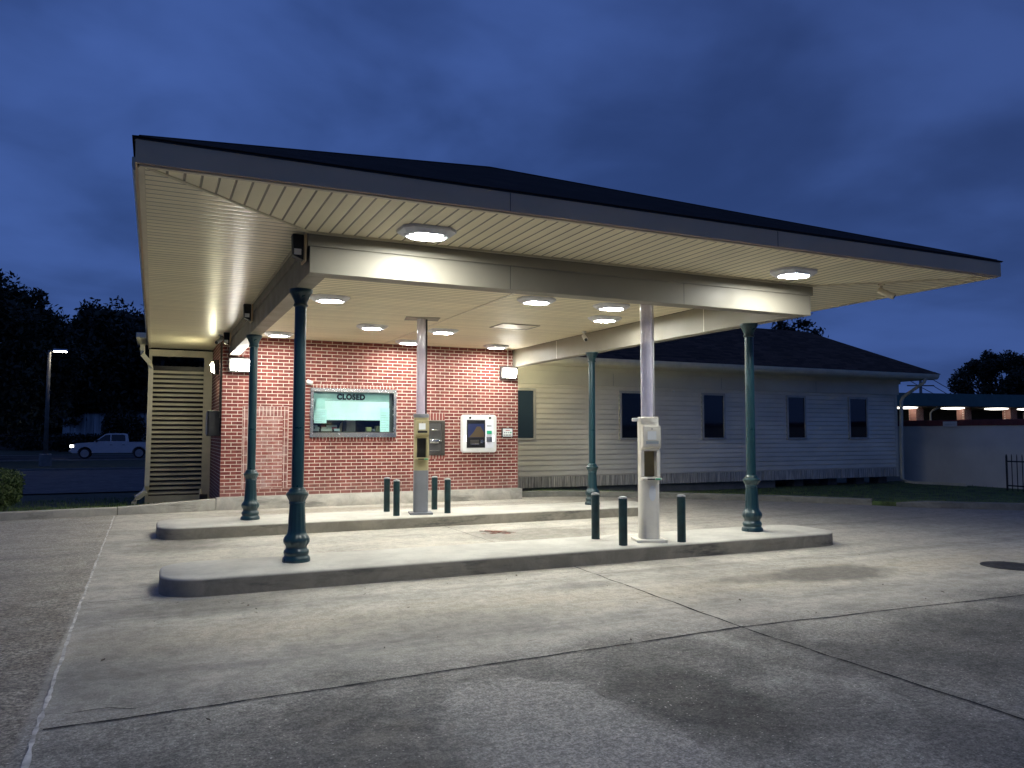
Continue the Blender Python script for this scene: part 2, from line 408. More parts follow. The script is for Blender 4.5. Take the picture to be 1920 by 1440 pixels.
def thing(name, label, cat, loc=(0, 0, 0), rz=0, group=None):
    o = bpy.data.objects.new(name, None); COL.objects.link(o)
    o.location = loc; o.rotation_euler = (0, 0, rz); o.empty_display_size = .1
    return tag(o, label, cat, group)
def dup(root, loc, rz=None, label=None, group=None):
    def cp(o, par):
        c = o.copy(); COL.objects.link(c)
        if par: c.parent = par
        for ch in o.children: cp(ch, c)
        return c
    r = cp(root, None); r.location = loc
    if rz is not None: r.rotation_euler = (0, 0, rz)
    if label: r['label'] = label
    if group: r['group'] = group
    return r
def B(x0, x1, y0, y1, z0, z1, bev=0.0, seg=2): return box(BM(), x0, x1, y0, y1, z0, z1, bev, seg)

# ------------------------------------------------------------------ camera
YAW, PITCH, FPX = .4316, .0626, 1453.774
cam = bpy.data.cameras.new('camera'); co = bpy.data.objects.new('camera', cam); COL.objects.link(co)
cam.sensor_width = 36; cam.lens = 36 * FPX / 1920; cam.clip_end = 2000; cam.clip_start = .05
co.matrix_world = Matrix.Translation((0, 0, 1.6)) @ Matrix.Rotation(-YAW, 4, 'Z') @ Matrix.Rotation(PI / 2 + PITCH, 4, 'X') @ Matrix.Rotation(.0012, 4, 'Z')
S.camera = co
def ray(u, v=811):
    a, b = (u - 960) / FPX, (720 - v) / FPX
    c, s = math.cos(PITCH), math.sin(PITCH); y, z = c - s * b, s + c * b
    c, s = math.cos(YAW), math.sin(YAW); return Vector((c * a + s * y, -s * a + c * y, z))

# ------------------------------------------------------------------ ground
def prof(y):
    pts = [(-400, -.06), (17.12, -.06), (17.3, .09), (20, -.08), (27, -.3), (45, -.40), (70, -.46), (90, -.46), (600, -.46)]
    for (a, za), (b, zb) in zip(pts, pts[1:]):
        if y <= b: return za + (zb - za) * (y - a) / (b - a)
    return -.46
bm = BM()
xs = [-600, -200, -80, -40, -25, -18, -14, -10, -8, -6, -5, -4, -3, -2.2, -1.5, -.8, 0, .8, 1.3, 8, 9, 30, 60, 100, 200, 600]
ys = [-400, -100, -30, 0, 10, 16.5, 17.12, 17.3, 17.6, 18.3, 19, 20, 22, 24, 27, 30, 35, 40, 45, 50, 55, 60, 70, 90, 120, 200, 400, 700]
grid = []
for y in ys:
    row = []
    for x in xs:
        z = prof(y) if x < 8 else min(prof(y), -.3)
        if 17 < y < 60 and x < 8: z += .02 * mnoise.noise((x * .6, y * .6, 0))
        row.append(bm.verts.new((x, y, z)))
    grid.append(row)
for i in range(len(ys) - 1):
    for j in range(len(xs) - 1):
        bm.faces.new((grid[i][j], grid[i][j + 1], grid[i + 1][j + 1], grid[i + 1][j]))
tag(obj('ground', bm, 'grass'), kind='structure')

KL = [(-30, 13.0), (-12, 15.4), (-2.5, 16.64), (-.6, 16.88), (1.2, 17.04)]
KR1 = [(8.12, 17.5), (8.8, 17.45), (9.4, 17.27), (9.9, 17.0), (11.57, 15.58), (13.46, 13.78), (14.5, 12.4)]
KR2 = [(14.72, 11.95), (15.1, 11.5), (16.45, 10.28), (20, 7.4), (30, .4)]
bm = BM()
pv = [(-60, -40), (60, -40), (60, -5), (30, .3)] + [(x + .12, y + .12) for x, y in reversed(KR2[:-1])] + [(x + .1, y + .12) for x, y in reversed(KR1)] + [(8.12, 17.1), (1.2, 17.1)] + list(reversed(KL[:-1])) + [(-60, 9)]
f = poly(bm, [(x, y, 0) for x, y in pv]); bmesh.ops.triangulate(bm, faces=[f])
bmesh.ops.recalc_face_normals(bm, faces=bm.faces)
if sum(f.normal.z for f in bm.faces) < 0: bmesh.ops.reverse_faces(bm, faces=bm.faces)
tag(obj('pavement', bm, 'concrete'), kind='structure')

def strip(name, pts, w, m, z=.004, wob=0.0, n=1):
    """flat joint: narrow sheet along a polyline"""
    P = []
    for (a, b) in zip(pts, pts[1:]):
        for i in range(n): P.append((a[0] + (b[0] - a[0]) * i / n, a[1] + (b[1] - a[1]) * i / n))
    P.append(pts[-1]); bm = BM(); L = []; 
    for i, p in enumerate(P):
        q0, q1 = P[max(0, i - 1)], P[min(len(P) - 1, i + 1)]
        d = Vector((q1[0] - q0[0], q1[1] - q0[1], 0)).normalized(); nn = Vector((-d.y, d.x, 0))
        off = wob * mnoise.noise((p[0] * 3.1, p[1] * 3.1, .3)); ww = w * (1 + (1.1 * mnoise.noise((p[0] * 9, p[1] * 9, 4)) if wob else 0)) / 2
        c = Vector((p[0], p[1], z)) + nn * off
        L.append((bm.verts.new(c + nn * ww), bm.verts.new(c - nn * ww)))
    for a, b in zip(L, L[1:]): bm.faces.new((a[0], a[1], b[1], b[0]))
    bmesh.ops.recalc_face_normals(bm, faces=bm.faces)
    return tag(obj(name, bm, m), kind='structure')
strip('pavement_joint', [(-.50, 4.93), (1.2, 4.99), (4.44, 5.12), (7.9, 4.95), (16, 4.7)], .017, 'joint', .004, .02, 40)
strip('pavement_joint', [(4.6, 8.22), (4.44, 5.12), (4.46, 2.8), (4.5, -4)], .016, 'joint', .0045, .02, 40)
strip('pavement_joint', [(-6, 8.2), (-1.2, 8.32), (-.66, 8.35)], .010, 'joint', .004, .03, 30)
strip('pavement_joint', [(-.52, 8.36), (.0, 8.4)], .010, 'joint', .004, .02, 12)
strip('pavement_joint', [(-6, 13.3), (-1.4, 13.4), (-.66, 13.42)], .012, 'joint', .004, .03, 20)
strip('sealant_joint', [(-.48, -2), (-.52, 4.4), (-.58, 8.4), (-.645, 16.72)], .022, 'sealant', .005, .012, 160)
strip('pavement_crack', [(-.42, 5.15), (-.2, 5.16), (-.05, 5.08)], .010, 'joint', .004, .03, 8)
strip('pavement_joint', [(4.55, 9.2), (4.55, 12.6)], .010, 'joint', .004, .02, 30)
strip('pavement_joint', [(1.6, 13.95), (8.0, 14.2)], .010, 'joint', .004, .02, 30)

def kerb(name, pts, w=.18, h=.15, m='kerb', z0=-.1, rnd=.035, round_ends=True, heights=None):
    """kerb swept along a polyline; w grows to the left of travel"""
    P = []
    for a, b in zip(pts, pts[1:]):
        k = max(1, int(math.dist(a, b) / .5))
        for i in range(k): P.append((a[0] + (b[0] - a[0]) * i / k, a[1] + (b[1] - a[1]) * i / k))
    P.append(pts[-1]); bm = BM(); rows = []
    for i, p in enumerate(P):
        q0, q1 = P[max(0, i - 1)], P[min(len(P) - 1, i + 1)]
        d = Vector((q1[0] - q0[0], q1[1] - q0[1], 0)).normalized(); nn = Vector((-d.y, d.x, 0))
        j = .012 * mnoise.noise((p[0] * 1.3, p[1] * 1.3, 1)); hh = h + j * .6
        if heights: hh = heights[0] + (heights[1] - heights[0]) * i / (len(P) - 1)
        if round_ends and i in (0, len(P) - 1): hh *= .62
        sec = [(j - .012, z0), (j, hh - rnd * 1.4), (j + rnd * .35, hh - rnd * .4), (j + rnd * 1.3, hh), (w - rnd, hh), (w, hh - rnd), (w, z0)]
        rows.append([bm.verts.new(Vector((p[0], p[1], 0)) + nn * a + Vector((0, 0, b))) for a, b in sec])
    for A, C in zip(rows, rows[1:]):
        for i in range(len(A) - 1): bm.faces.new((A[i], A[i + 1], C[i + 1], C[i]))
    bm.faces.new(rows[0]); bm.faces.new(rows[-1])
    bmesh.ops.recalc_face_normals(bm, faces=bm.faces)
    return tag(obj(name, bm, m, smooth=40), kind='structure')
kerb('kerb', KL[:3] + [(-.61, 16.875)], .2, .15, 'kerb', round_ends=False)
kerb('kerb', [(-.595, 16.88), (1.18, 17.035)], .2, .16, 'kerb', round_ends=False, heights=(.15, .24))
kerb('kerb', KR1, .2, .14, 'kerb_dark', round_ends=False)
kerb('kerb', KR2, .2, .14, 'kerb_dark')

# right lawn sheet, sloping down to the crawl space
KR = KR1 + KR2
def yk(x):
    for (a, ya), (b, yb) in zip(KR, KR[1:]):
        if x <= b: return ya + (yb - ya) * (x - a) / (b - a)
    return 0
def lawn_z(x, y):
    d = max(0, (y - yk(x))) / 3.6; d = min(1, d)
    return .10 - .24 * d * d * (3 - 2 * d) + .012 * mnoise.noise((x * 1.4, y * 1.4, 0))
bm = BM(); LX = [8.3 + i * .32 for i in range(52)]; cols = []
for x in LX:
    y0 = yk(x) + .13; cols.append([bm.verts.new((x, y0 - .03, -.12))] + [bm.verts.new((x, y0 + (19.9 - y0) * (j / 24) ** 1.2, lawn_z(x, y0 + (19.9 - y0) * (j / 24) ** 1.2))) for j in range(25)])
for A, C in zip(cols, cols[1:]):
    for j in range(25): bm.faces.new((A[j], C[j], C[j + 1], A[j + 1]))
tag(obj('lawn', bm, 'lawn', smooth=60), kind='structure')
bm = BM()
def blade(bm, x, y, z, h):
    a = random.uniform(0, PI); w = .006 + h * .05; l = random.uniform(-.5, .5) * h; b = random.uniform(-.5, .5) * h
    dx, dy = math.cos(a) * w, math.sin(a) * w
    bm.faces.new([bm.verts.new((x - dx, y - dy, z)), bm.verts.new((x + dx, y + dy, z)), bm.verts.new((x + l, y + b, z + h))])
for i in range(15000):
    x = random.uniform(9, 24.5); y0 = yk(x) + .16; y = y0 + (18.7 - y0) * random.random() ** 1.3
    if y > y0 and not (14.2 < x < 15.1 and y < 13): blade(bm, x, y, lawn_z(x, y) - .01, random.uniform(.03, .09))
for i in range(9000):
    x = random.uniform(-7, 1.1); y = 16.72 + .125 * (x + .6) + .3 + 7 * random.random() ** 2
    blade(bm, x, y, prof(y) - .01, random.uniform(.03, .085))
tag(obj('grass', bm, 'blade'), 'short dark grass behind the kerbs either side of the building', None, None, 'stuff')

# roads far left
def road(name, y0, y1, m, dz, x0=-400, x1=1.0, n=10):
    bm = BM(); L = []
    for i in range(n + 1):
        y = y0 + (y1 - y0) * i / n; L.append((bm.verts.new((x0, y, prof(y) + dz)), bm.verts.new((x1, y, prof(y) + dz))))
    for a, b in zip(L, L[1:]): bm.faces.new((a[0], a[1], b[1], b[0]))
    return tag(obj(name, bm, m), kind='structure')
road('road', 27.5, 46, 'asphalt', .035)
road('road', 64.5, 76, 'asphalt', .03)
road('sidewalk', 78, 79.5, 'foundation', .04)
bm = BM(); box(bm, -200, 1, 46.02, 46.2, -.6, -.27); tag(obj('kerb', bm, 'foundation'), kind='structure')
bm = BM(); box(bm, -200, 1, 63.9, 64.3, -.7, -.36); tag(obj('kerb', bm, 'foundation'), kind='structure')

bm = BM(); rl_ = random.Random(4)
for i in range(90):
    x, y = rl_.uniform(-2.5, 8.5), rl_.uniform(2.6, 8.0); a = rl_.uniform(0, PI); l = rl_.uniform(.008, .03); w_ = l * rl_.uniform(.2, .6)
    if i % 19 == 0: l, w_ = rl_.uniform(.06, .12), .004
    c_, s_ = math.cos(a), math.sin(a)
    bm.faces.new([bm.verts.new((x + c_ * u * l - s_ * v * w_, y + s_ * u * l + c_ * v * w_, .006 + .004 * (u + 1))) for u, v in ((-1, 0), (0, -1), (1, 0), (0, 1))])
tag(obj('litter', bm, 'litter'), 'specks of dry leaf and twig scattered on the concrete', None, None, 'stuff')
# rusty drain remains and the cover
bm = BM()
for i in range(16):
    a = random.uniform(0, 2 * PI); r = random.uniform(0, 1)
    cx, cy = 5.05 + r * .42 * math.cos(a), 11.5 + r * .3 * math.sin(a); s = random.uniform(.03, .09)
    poly(bm, [(cx + s * random.uniform(.6, 1.3) * math.cos(t), cy + s * random.uniform(.6, 1.3) * math.sin(t), .005 + .0005 * i) for t in [k * PI / 3 for k in range(6)]])
tag(obj('rust_stain', bm, 'rust'), kind='structure')
t = thing('manhole_cover', 'dark round manhole cover set in the concrete at the right', 'manhole cover', (9.42, 6.08, 0))
bm = BM(); lathe(bm, [(.002, .32), (.008, .32), (.008, .30), (.006, .30)], 32); obj('rim', bm, 'manhole', t)
bm = BM(); lathe(bm, [(.0, .295), (.007, .295)], 32)
for i in range(-4, 5): box(bm, -.22, .22, i * .055 - .008, i * .055 + .008, .0072, .010)
obj('lid', bm, 'manhole', t)

# ------------------------------------------------------------------ islands
def island(label, x0, x1, y0, y1, h, r):
    bm = BM(); cx, cy = (x0 + x1) / 2, (y0 + y1) / 2
    pts = rrect(cx, cy, x1 - x0, y1 - y0, r, 10)
    # subdivide the long sides
    P = []
    for a, b in zip(pts, pts[1:] + pts[:1]):
        k = max(1, int(math.dist(a, b) / .3))
        for i in range(k): P.append((a[0] + (b[0] - a[0]) * i / k, a[1] + (b[1] - a[1]) * i / k))
    def ring(inset, z):
        row = []
        for x, y in P:
            d = Vector((cx - x, 0 if abs(x - cx) > (x1 - x0) / 2 - r else 0)); 
            px = min(max(x, x0 + r), x1 - r); dv = Vector((x - px, y - cy)); 
            if dv.length < 1e-6: dv = Vector((0, y - cy))
            if x0 + r < x < x1 - r: dv = Vector((0, y - cy))
            dv.normalize(); j = .006 * mnoise.noise((x * 2.2, y * 2.2, z))
            row.append(bm.verts.new((x - dv.x * (inset + j), y - dv.y * (inset + j), z)))
        return row
    rows = [ring(-.012, -.05), ring(0, .02), ring(.004, h - .03), ring(.010, h - .010), ring(.03, h)]
    n = len(P)
    for A, C in zip(rows, rows[1:]):
        for i in range(n):
            j = (i + 1) % n; bm.faces.new((A[i], A[j], C[j], C[i]))
    bm.faces.new(rows[-1]); bmesh.ops.recalc_face_normals(bm, faces=bm.faces)
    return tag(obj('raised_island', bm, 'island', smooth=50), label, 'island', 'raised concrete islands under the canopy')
IZ = .18
island('long raised concrete island nearest the viewer carrying the white teller kiosk', .085, 9.05, 8.22, 9.36, IZ, .38)
island('raised concrete island further back carrying the olive and grey teller kiosk', .07, 9.1, 12.66, 13.98, IZ, .38)

# ------------------------------------------------------------------ columns
ZB = 3.207
def flute_ped(z, a):
    if .30 < z < .62:
        w = min(1, (z - .30) / .05, (.62 - z) / .03); return 1 - .045 * w * (.5 + .5 * math.cos(12 * a))
    if .175 < z < .30:
        w = min(1, (z - .175) / .02, (.30 - z) / .03); return 1 + .045 * w * abs(math.sin(4 * a + (z - .23) * 7)) - .02 * w * (.5 + .5 * math.cos(16 * a))
    if .66 < z < .72: return 1 - .03 * (.5 + .5 * math.cos(16 * a))
    return 1
def make_column(label, loc):
    t = thing('column', label, 'column', loc, 0, 'dark teal cast iron columns holding up the canopy')
    P = [(0, .150), (.018, .151), (.045, .147), (.06, .132), (.072, .127), (.084, .132), (.10, .138), (.125, .133), (.138, .118), (.155, .112), (.175, .118), (.195, .130),
         (.22, .139), (.245, .138), (.27, .128), (.29, .113), (.31, .103), (.34, .098), (.42, .094), (.52, .089), (.60, .085), (.63, .084), (.636, .092), (.648, .092), (.654, .087), (.67, .092), (.69, .104),
         (.715, .115), (.722, .121), (.745, .122), (.752, .112), (.765, .098), (.772, .092), (.782, .093), (.79, .086), (.80, .080), (.812, .066)]
    bm = BM(); lathe(bm, P, 96, flute=flute_ped); obj('pedestal', bm, 'teal', t, smooth=50)
    H = ZB - IZ
    bm = BM(); lathe(bm, [(.80, .066), (1.6, .066), (2.4, .065), (H - .17, .064)], 32); obj('shaft', bm, 'teal', t, smooth=50)
    def fc(z, a): return 1 + (.05 * abs(math.sin(4 * a)) if H - .13 < z < H - .045 else 0)
    bm = BM(); lathe(bm, [(H - .20, .066), (H - .195, .076), (H - .182, .083), (H - .168, .077), (H - .16, .072), (H - .14, .074), (H - .11, .083), (H - .08, .097), (H - .05, .112), (H - .042, .124), (H - .022, .129), (H - .002, .129)], 64, flute=fc)
    obj('capital', bm, 'teal', t, smooth=50)
    return t
c0 = make_column('dark teal column at the left front, nearest the viewer', (1.463, 8.868, IZ))
dup(c0, (7.93, 8.868, IZ), label='teal column on the right end of the front island, right of the white kiosk')
dup(c0, (1.463, 13.40, IZ), label='dark teal column at the left end of the back island, in front of the chalky brick patch')
dup(c0, (7.93, 13.40, IZ), label='teal column at the right of the back island, standing before the grey siding')

# ------------------------------------------------------------------ canopy
SZ = 3.62
BX0, BX1, BY = 1.376, 8.137, 7.87
EX0, EX1, EY, EYB, EYR = -.155, 9.832, 6.385, 20.4, 20.4
cn = thing('drive_through_canopy', 'drive-through canopy with cream soffit, taupe beams and dark hipped roof', 'canopy', (4.84, 12, 0))
def cobj(name, bm, m, smooth=None, par=None):
    o = obj(name, bm, m, None, smooth=smooth); o.parent = par or cn
    o.matrix_parent_inverse = Matrix.Translation((-4.84, -12, 0)); return o
def sheet(pts, z, th=.01):
    return prism(BM(), [(x, y, z) for x, y in pts], (0, 0, th))
cobj('soffit', sheet([(EX0, EY), (EX1, EY), (BX1, BY), (BX0, BY)], SZ), 'soffit_x')
cobj('soffit', sheet([(EX0, EY), (BX0, BY), (BX0, 17.19), (1.26, 17.19), (1.26, EYB), (EX0, EYB)], SZ), 'soffit_y')
cobj('soffit', sheet([(EX1, EY), (EX1, 17.97), (BX1, 17.97), (BX1, BY)], SZ), 'soffit_y')
cobj('ceiling', sheet([(BX0 + .2, BY + .2), (BX1 - .2, BY + .2), (BX1 - .2, 17.19), (BX0 + .2, 17.19)], SZ), 'ceiling')
bm = BM(); box(bm, 4.67, 4.715, BY + .21, 17.18, SZ - .008, SZ - .001); cobj('ceiling_seam', bm, 'trim_cream')
# mitre trims on the two soffit hips
for a, b in (((EX0 + .06, EY + .058), (BX0, BY - .01)), ((EX1 - .06, EY + .058), (BX1, BY - .01))):
    bm = BM(); tube(bm, [(a[0], a[1], SZ - .002), (b[0], b[1], SZ - .002)], .017, 6); cobj('mitre_trim', bm, 'trim_cream')
# soffit edge trims (pale J channel)
bm = BM(); box(bm, EX0, EX1, EY - .012, EY + .03, SZ - .018, SZ - .001)
cobj('soffit_trim', bm, 'trim_cream')
bm = BM(); box(bm, EX0 - .012, EX0 + .035, EY + .04, EYB, SZ - .016, SZ - .001); cobj('soffit_trim', bm, 'trim_cream')
bm = BM(); box(bm, EX1 - .035, EX1 + .012, EY + .04, 17.95, SZ - .016, SZ - .001); cobj('soffit_trim', bm, 'trim_cream')
bm = BM(); box(bm, BX0 - .025, BX1 + .025, BY - .052, BY - .024, SZ - .022, SZ - .001); cobj('soffit_trim', bm, 'trim_cream')
bm = BM(); box(bm, BX0 - .048, BX0 - .024, BY + .01, 17.15, SZ - .018, SZ - .001); cobj('soffit_trim', bm, 'trim_cream')
# fascia
cobj('fascia', B(EX0 - .03, EX1 + .03, EY - .04, EY - .014, SZ - .004, 3.795), 'fascia')
cobj('fascia', B(EX0 - .030, EX0 - .014, EY - .012, EYB + .4, SZ - .004, 3.79), 'fascia')
cobj('fascia', B(EX1 + .014, EX1 + .030, EY - .012, 18.0, SZ - .004, 3.79), 'fascia')
for x in (2.9, 6.1): cobj('fascia_seam', B(x, x + .006, EY - .0425, EY - .0402, SZ, 3.79), 'dripedge')
for x in (3.6, 6.0): cobj('cladding_seam', B(x, x + .006, BY - .0016, BY - .0004, ZB + .006, 3.475), 'charcoal')
cobj('drip_edge', B(EX0 - .045, EX1 + .045, EY - .048, EY - .041, 3.797, 3.808), 'dripedge')
cobj('drip_edge', B(EX0 - .038, EX0 - .031, EY - .04, EYB + .3, 3.791, 3.808), 'dripedge')
# eave gutter along the left edge
bm = BM(); prism(bm, [(EX0 - .032, EY + .3, 3.66), (EX0 - .05, EY + .3, 3.662), (EX0 - .062, EY + .3, 3.70), (EX0 - .062, EY + .3, 3.765), (EX0 - .032, EY + .3, 3.765)], (0, 13.6, 0))
cobj('gutter', bm, 'gutter')
# roof : hipped at the front, ridge runs back
RX0, RX1, RY, RZ, AP = EX0 - .055, EX1 + .055, EY - .060, 3.806, 5.89
ax, ay = 4.84, 11.37
bm = BM(); prism(bm, [(RX0, RY, RZ), (RX1, RY, RZ), (ax, ay, AP)], (0, 0, .008)); cobj('roof_front', bm, 'shingle_x')
bm = BM(); prism(bm, [(RX0, RY, RZ), (ax, ay, AP), (ax, 26, AP), (RX0, 26, RZ)], (0, 0, .008)); cobj('roof_side', bm, 'shingle_y')
bm = BM(); prism(bm, [(RX1, RY, RZ), (RX1, 18.4, RZ), (RX1, 21.2, RZ), (ax, 26, AP), (ax, ay, AP)], (0, 0, .008)); cobj('roof_side', bm, 'shingle_y')
for a in ((RX0, RY, RZ), (RX1, RY, RZ)):
    bm = BM(); tube(bm, [Vector(a).lerp(Vector((ax, ay, AP)), .01), (ax, ay, AP + .01)], .014, 6); cobj('hip_cap', bm, 'shingle_x')
# beams
bw = .2
cobj('beam', B(BX0, BX1, BY, BY + bw, ZB, SZ - .003, .004, 1), 'taupe')
cobj('beam_band', B(BX0 - .022, BX1 + .022, BY - .022, BY - .001, 3.478, SZ - .001), 'taupe')
cobj('beam', B(BX0, BX0 + bw, BY + bw + .002, 17.195, ZB, SZ - .003, .004, 1), 'taupe')
cobj('beam_band', B(BX0 - .022, BX0 - .001, BY + .001, 17.15, 3.478, SZ - .001), 'taupe')
cobj('beam', B(BX1 - bw, BX1, BY + bw + .002, 17.9, ZB, SZ - .003, .004, 1), 'taupe')
cobj('beam_band', B(BX1 + .001, BX1 + .022, BY + .001, 17.9, 3.478, SZ - .001), 'taupe')
for y in (9.9, 14.9): cobj('cladding_seam', B(BX1 - bw - .003, BX1 - bw - .0005, y, y + .012, ZB + .005, SZ - .02), 'frieze')
# downspout at the back left corner
bm = BM(); tube(bm, [(-.30, 20.2, 3.68), (-.30, 20.2, 3.52), (-.29, 20.2, 3.42), (-.14, 20.2, 3.24), (-.11, 20.2, 3.1), (-.11, 20.2, 1.6), (-.12, 20.2, .34), (-.16, 20.18, .2), (-.32, 20.1, .08), (-.38, 20.05, -.02), (-.38, 20.05, -.12)], .075, 4)
cobj('downspout', bm, 'gutter', 30)
bm = BM(); box(bm, -.42, -.22, 18.9, 20.5, 3.68, 3.80, .01, 1); cobj('gutter_end', bm, 'gutter')

# ------------------------------------------------------------------ canopy light fixtures
def make_fixture(label, loc, rz=0, s=1.0):
    t = thing('canopy_light', label, 'canopy light', loc, rz, 'square lights under the canopy')
    bm = BM(); w, d = .275, .205
    oct_ = lambda k, z: [(-w * k + .09, -d * k, z), (w * k - .09, -d * k, z), (w * k, -d * k + .09, z), (w * k, d * k - .09, z), (w * k - .09, d * k, z), (-w * k + .09, d * k, z), (-w * k, d * k - .09, z), (-w * k, -d * k + .09, z)]
    rows = [[bm.verts.new(p) for p in oct_(1, 0)], [bm.verts.new(p) for p in oct_(1, -.030)], [bm.verts.new(p) for p in oct_(.80, -.070)], [bm.verts.new(p) for p in oct_(.72, -.072)], [bm.verts.new(p) for p in oct_(.70, -.060)]]
    for A, C in zip(rows, rows[1:]):
        for i in range(8): bm.faces.new((A[i], C[i], C[(i + 1) % 8], A[(i + 1) % 8]))
    bm.faces.new(rows[-1]); bm.faces.new(list(reversed(rows[0])))
    bmesh.ops.recalc_face_normals(bm, faces=bm.faces)
    obj('housing', bm, 'housing', t)
    bm = BM()
    box(bm, -.135, .135, -.115, .115, -.0680, -.0605)
    obj('lens', bm, 'led', t)
    bm = BM(); lathe(bm, [(-.069, .035), (-.062, .036)], 20, (-.205, 0, 0)); obj('sensor_cap', bm, 'housing', t)
    return t
lz = SZ - .001
FX = [((2.42, 7.3), 'large square light on the front soffit at the left, outside the front beam'),
      ((7.19, 7.22), 'square light on the front soffit at the right end, outside the front beam'),
      ((2.33, 11.55), 'ceiling light just right of the front left column top'),
      ((3.69, 14.33), 'ceiling light left of the grey tube of the olive kiosk'),
      ((5.12, 14.36), 'ceiling light right of the grey tube of the olive kiosk'),
      ((5.05, 16.42), 'ceiling light against the brick wall directly behind the olive kiosk tube'),
      ((5.19, 10.39), 'ceiling light just behind the middle of the front beam'),
      ((6.53, 10.41), 'ceiling light behind the front beam, upper of the pair left of the white kiosk tube'),
      ((7.12, 11.58), 'ceiling light beside the right beam, lower of the pair left of the white kiosk tube'),
      ((7.16, 16.42), 'ceiling light by the brick wall above the right wall lamp'),
      ((2.25, 16.22), 'ceiling light by the brick wall at the far left between the two left columns')]
f0 = make_fixture(FX[0][1], (*FX[0][0], lz))
for (x, y), lab in FX[1:]: dup(f0, (x, y, lz), label=lab)
# ceiling hatch and tube collars
t = thing('ceiling_hatch', 'flat cream hatch panel in the canopy ceiling', 'hatch', (6.18, 13.3, SZ))
obj('panel', B(-.36, .36, -.28, .28, -.010, -.001, .003, 1), 'trim_cream', t)
obj('frame', (lambda b: (box(b, -.39, .39, -.31, -.285, -.013, -.001), box(b, -.39, .39, .285, .31, -.013, -.001), box(b, -.39, -.365, -.284, .284, -.013, -.001), box(b, .365, .39, -.284, .284, -.013, -.001), b)[-1])(BM()), 'taupe', t)

# ------------------------------------------------------------------ pneumatic teller kiosks
def make_kiosk(label, loc, upper, lower, rec, tubem, zt, ztop, rz=0.0):
    t = thing('teller_kiosk', label, 'teller kiosk', loc, rz, 'drive-through teller kiosks on the islands')
    W = .255
    obj('base_plate', B(-.2, .2, -.19, .19, 0, .035, .006, 1), lower, t)
    bm = BM(); prism(bm, [(x, y, .035) for x, y in rrect(0, 0, W, .25, .075, 6)], (0, 0, zt[0] - .035)); obj('lower_body', bm, lower, t, smooth=35)
    bm = BM(); z0, z1 = zt[0] + .001, zt[3]
    # C-shaped upper body with an open carrier bay facing the lane
    prism(bm, [(x, y, z0) for x, y in rrect(0, 0, W, .25, .075, 6)], (0, 0, zt[1] - z0))
    bay = [(-.1275, -.125), (-.085, -.125), (-.085, .03), (.085, .03), (.085, -.125), (.1275, -.125), (.1275, .05), (.118, .09), (.09, .118), (.05, .125), (-.05, .125), (-.09, .118), (-.118, .09), (-.1275, .05)]
    prism(bm, [(x, y, zt[1]) for x, y in bay], (0, 0, zt[2] - zt[1]))
    prism(bm, [(x, y, zt[2]) for x, y in rrect(0, 0, W, .25, .075, 6)], (0, 0, z1 - zt[2]))
    obj('upper_body', bm, upper, t, smooth=35)
    obj('carrier_bay', B(-.084, .084, .022, .029, zt[1] + .002, zt[2] - .002), rec, t)
    # hood box over the bay, chamfered underneath
    bm = BM(); prism(bm, [(-.118, -.06, zt[2] + .004), (-.118, -.205, zt[2] + .055), (-.118, -.215, zt[2] + .075), (-.118, -.21, zt[3] - .055), (-.118, -.20, zt[3] - .045), (-.118, -.06, zt[3] - .045)], (.236, 0, 0))
    bmesh.ops.bevel(bm, geom=list(bm.edges), offset=.008, segments=2, affect='EDGES')
    h = obj('hood', bm, upper, t, smooth=40)
    obj('instruction_card', B(-.06, .055, -.2195, -.2165, zt[2] + .15, zt[2] + .26), 'paper', h)
    obj('button_strip', B(-.08, .085, -.2195, -.2165, zt[2] + .095, zt[2] + .13), 'print' if upper == 'white_enamel' else 'black', h)
    bm = BM(); tube(bm, [(.0, -.214, zt[3] - .09), (.0, -.219, zt[3] - .09)], .007, 10); obj('lock', bm, 'black', h)
    bm = BM(); box(bm, -.125, .125, -.235, -.04, zt[1] - .034, zt[1] - .004, .008, 2); s = obj('tray', bm, upper, t, smooth=40)
    obj('tray_label', B(-.07, .03, -.2385, -.2355, zt[1] - .028, zt[1] - .010), 'ink', s)
    obj('tray_label', B(.035, .10, -.2385, -.2355, zt[1] - .028, zt[1] - .010), 'green', s)
    bm = BM(); lathe(bm, [(z1, .138), (z1 + .06, .138), (z1 + .068, .128), (z1 + .068, .09)], 32); obj('cap', bm, upper if upper == 'white_enamel' else 'grey_enamel', t, smooth=40)
    T0 = z1 + .07
    bm = BM(); rows = []
    for z in (T0, ztop - loc[2] - .004):
        rows.append([bm.verts.new((-.012 + .078 * math.cos(2 * PI * i / 32), .0 + .078 * math.sin(2 * PI * i / 32), z)) for i in range(32)])
    for i in range(32): bm.faces.new((rows[0][i], rows[0][(i + 1) % 32], rows[1][(i + 1) % 32], rows[1][i]))
    obj('air_tube', bm, tubem, t, smooth=60)
    bm = BM(); tube(bm, [(.082, .02, T0), (.082, .02, ztop - loc[2] - .004)], .016, 10); obj('conduit', bm, 'white' if upper == 'white_enamel' else 'black', t)
    return t, z1
k1, z1 = make_kiosk('tall white drive-through teller kiosk with open carrier bay on the front island', (5.96, 8.62, IZ), 'white_enamel', 'white_enamel', 'recess', 'acrylic', (.80, .84, 1.18, 1.56), SZ, -.36)
bm = BM(); box(bm, -.21, -.13, -.03, .03, z1 + .01, z1 + .055, .006, 1); obj('side_lamp', bm, 'white', k1)
bm = BM(); prism(bm, [(.02 + .045 * math.cos(a), -.1262, .63 + .10 * math.sin(a)) for a in [2 * PI * i / 24 for i in range(24)]], (0, -.002, 0)); obj('oval_sticker', bm, 'paper', k1)
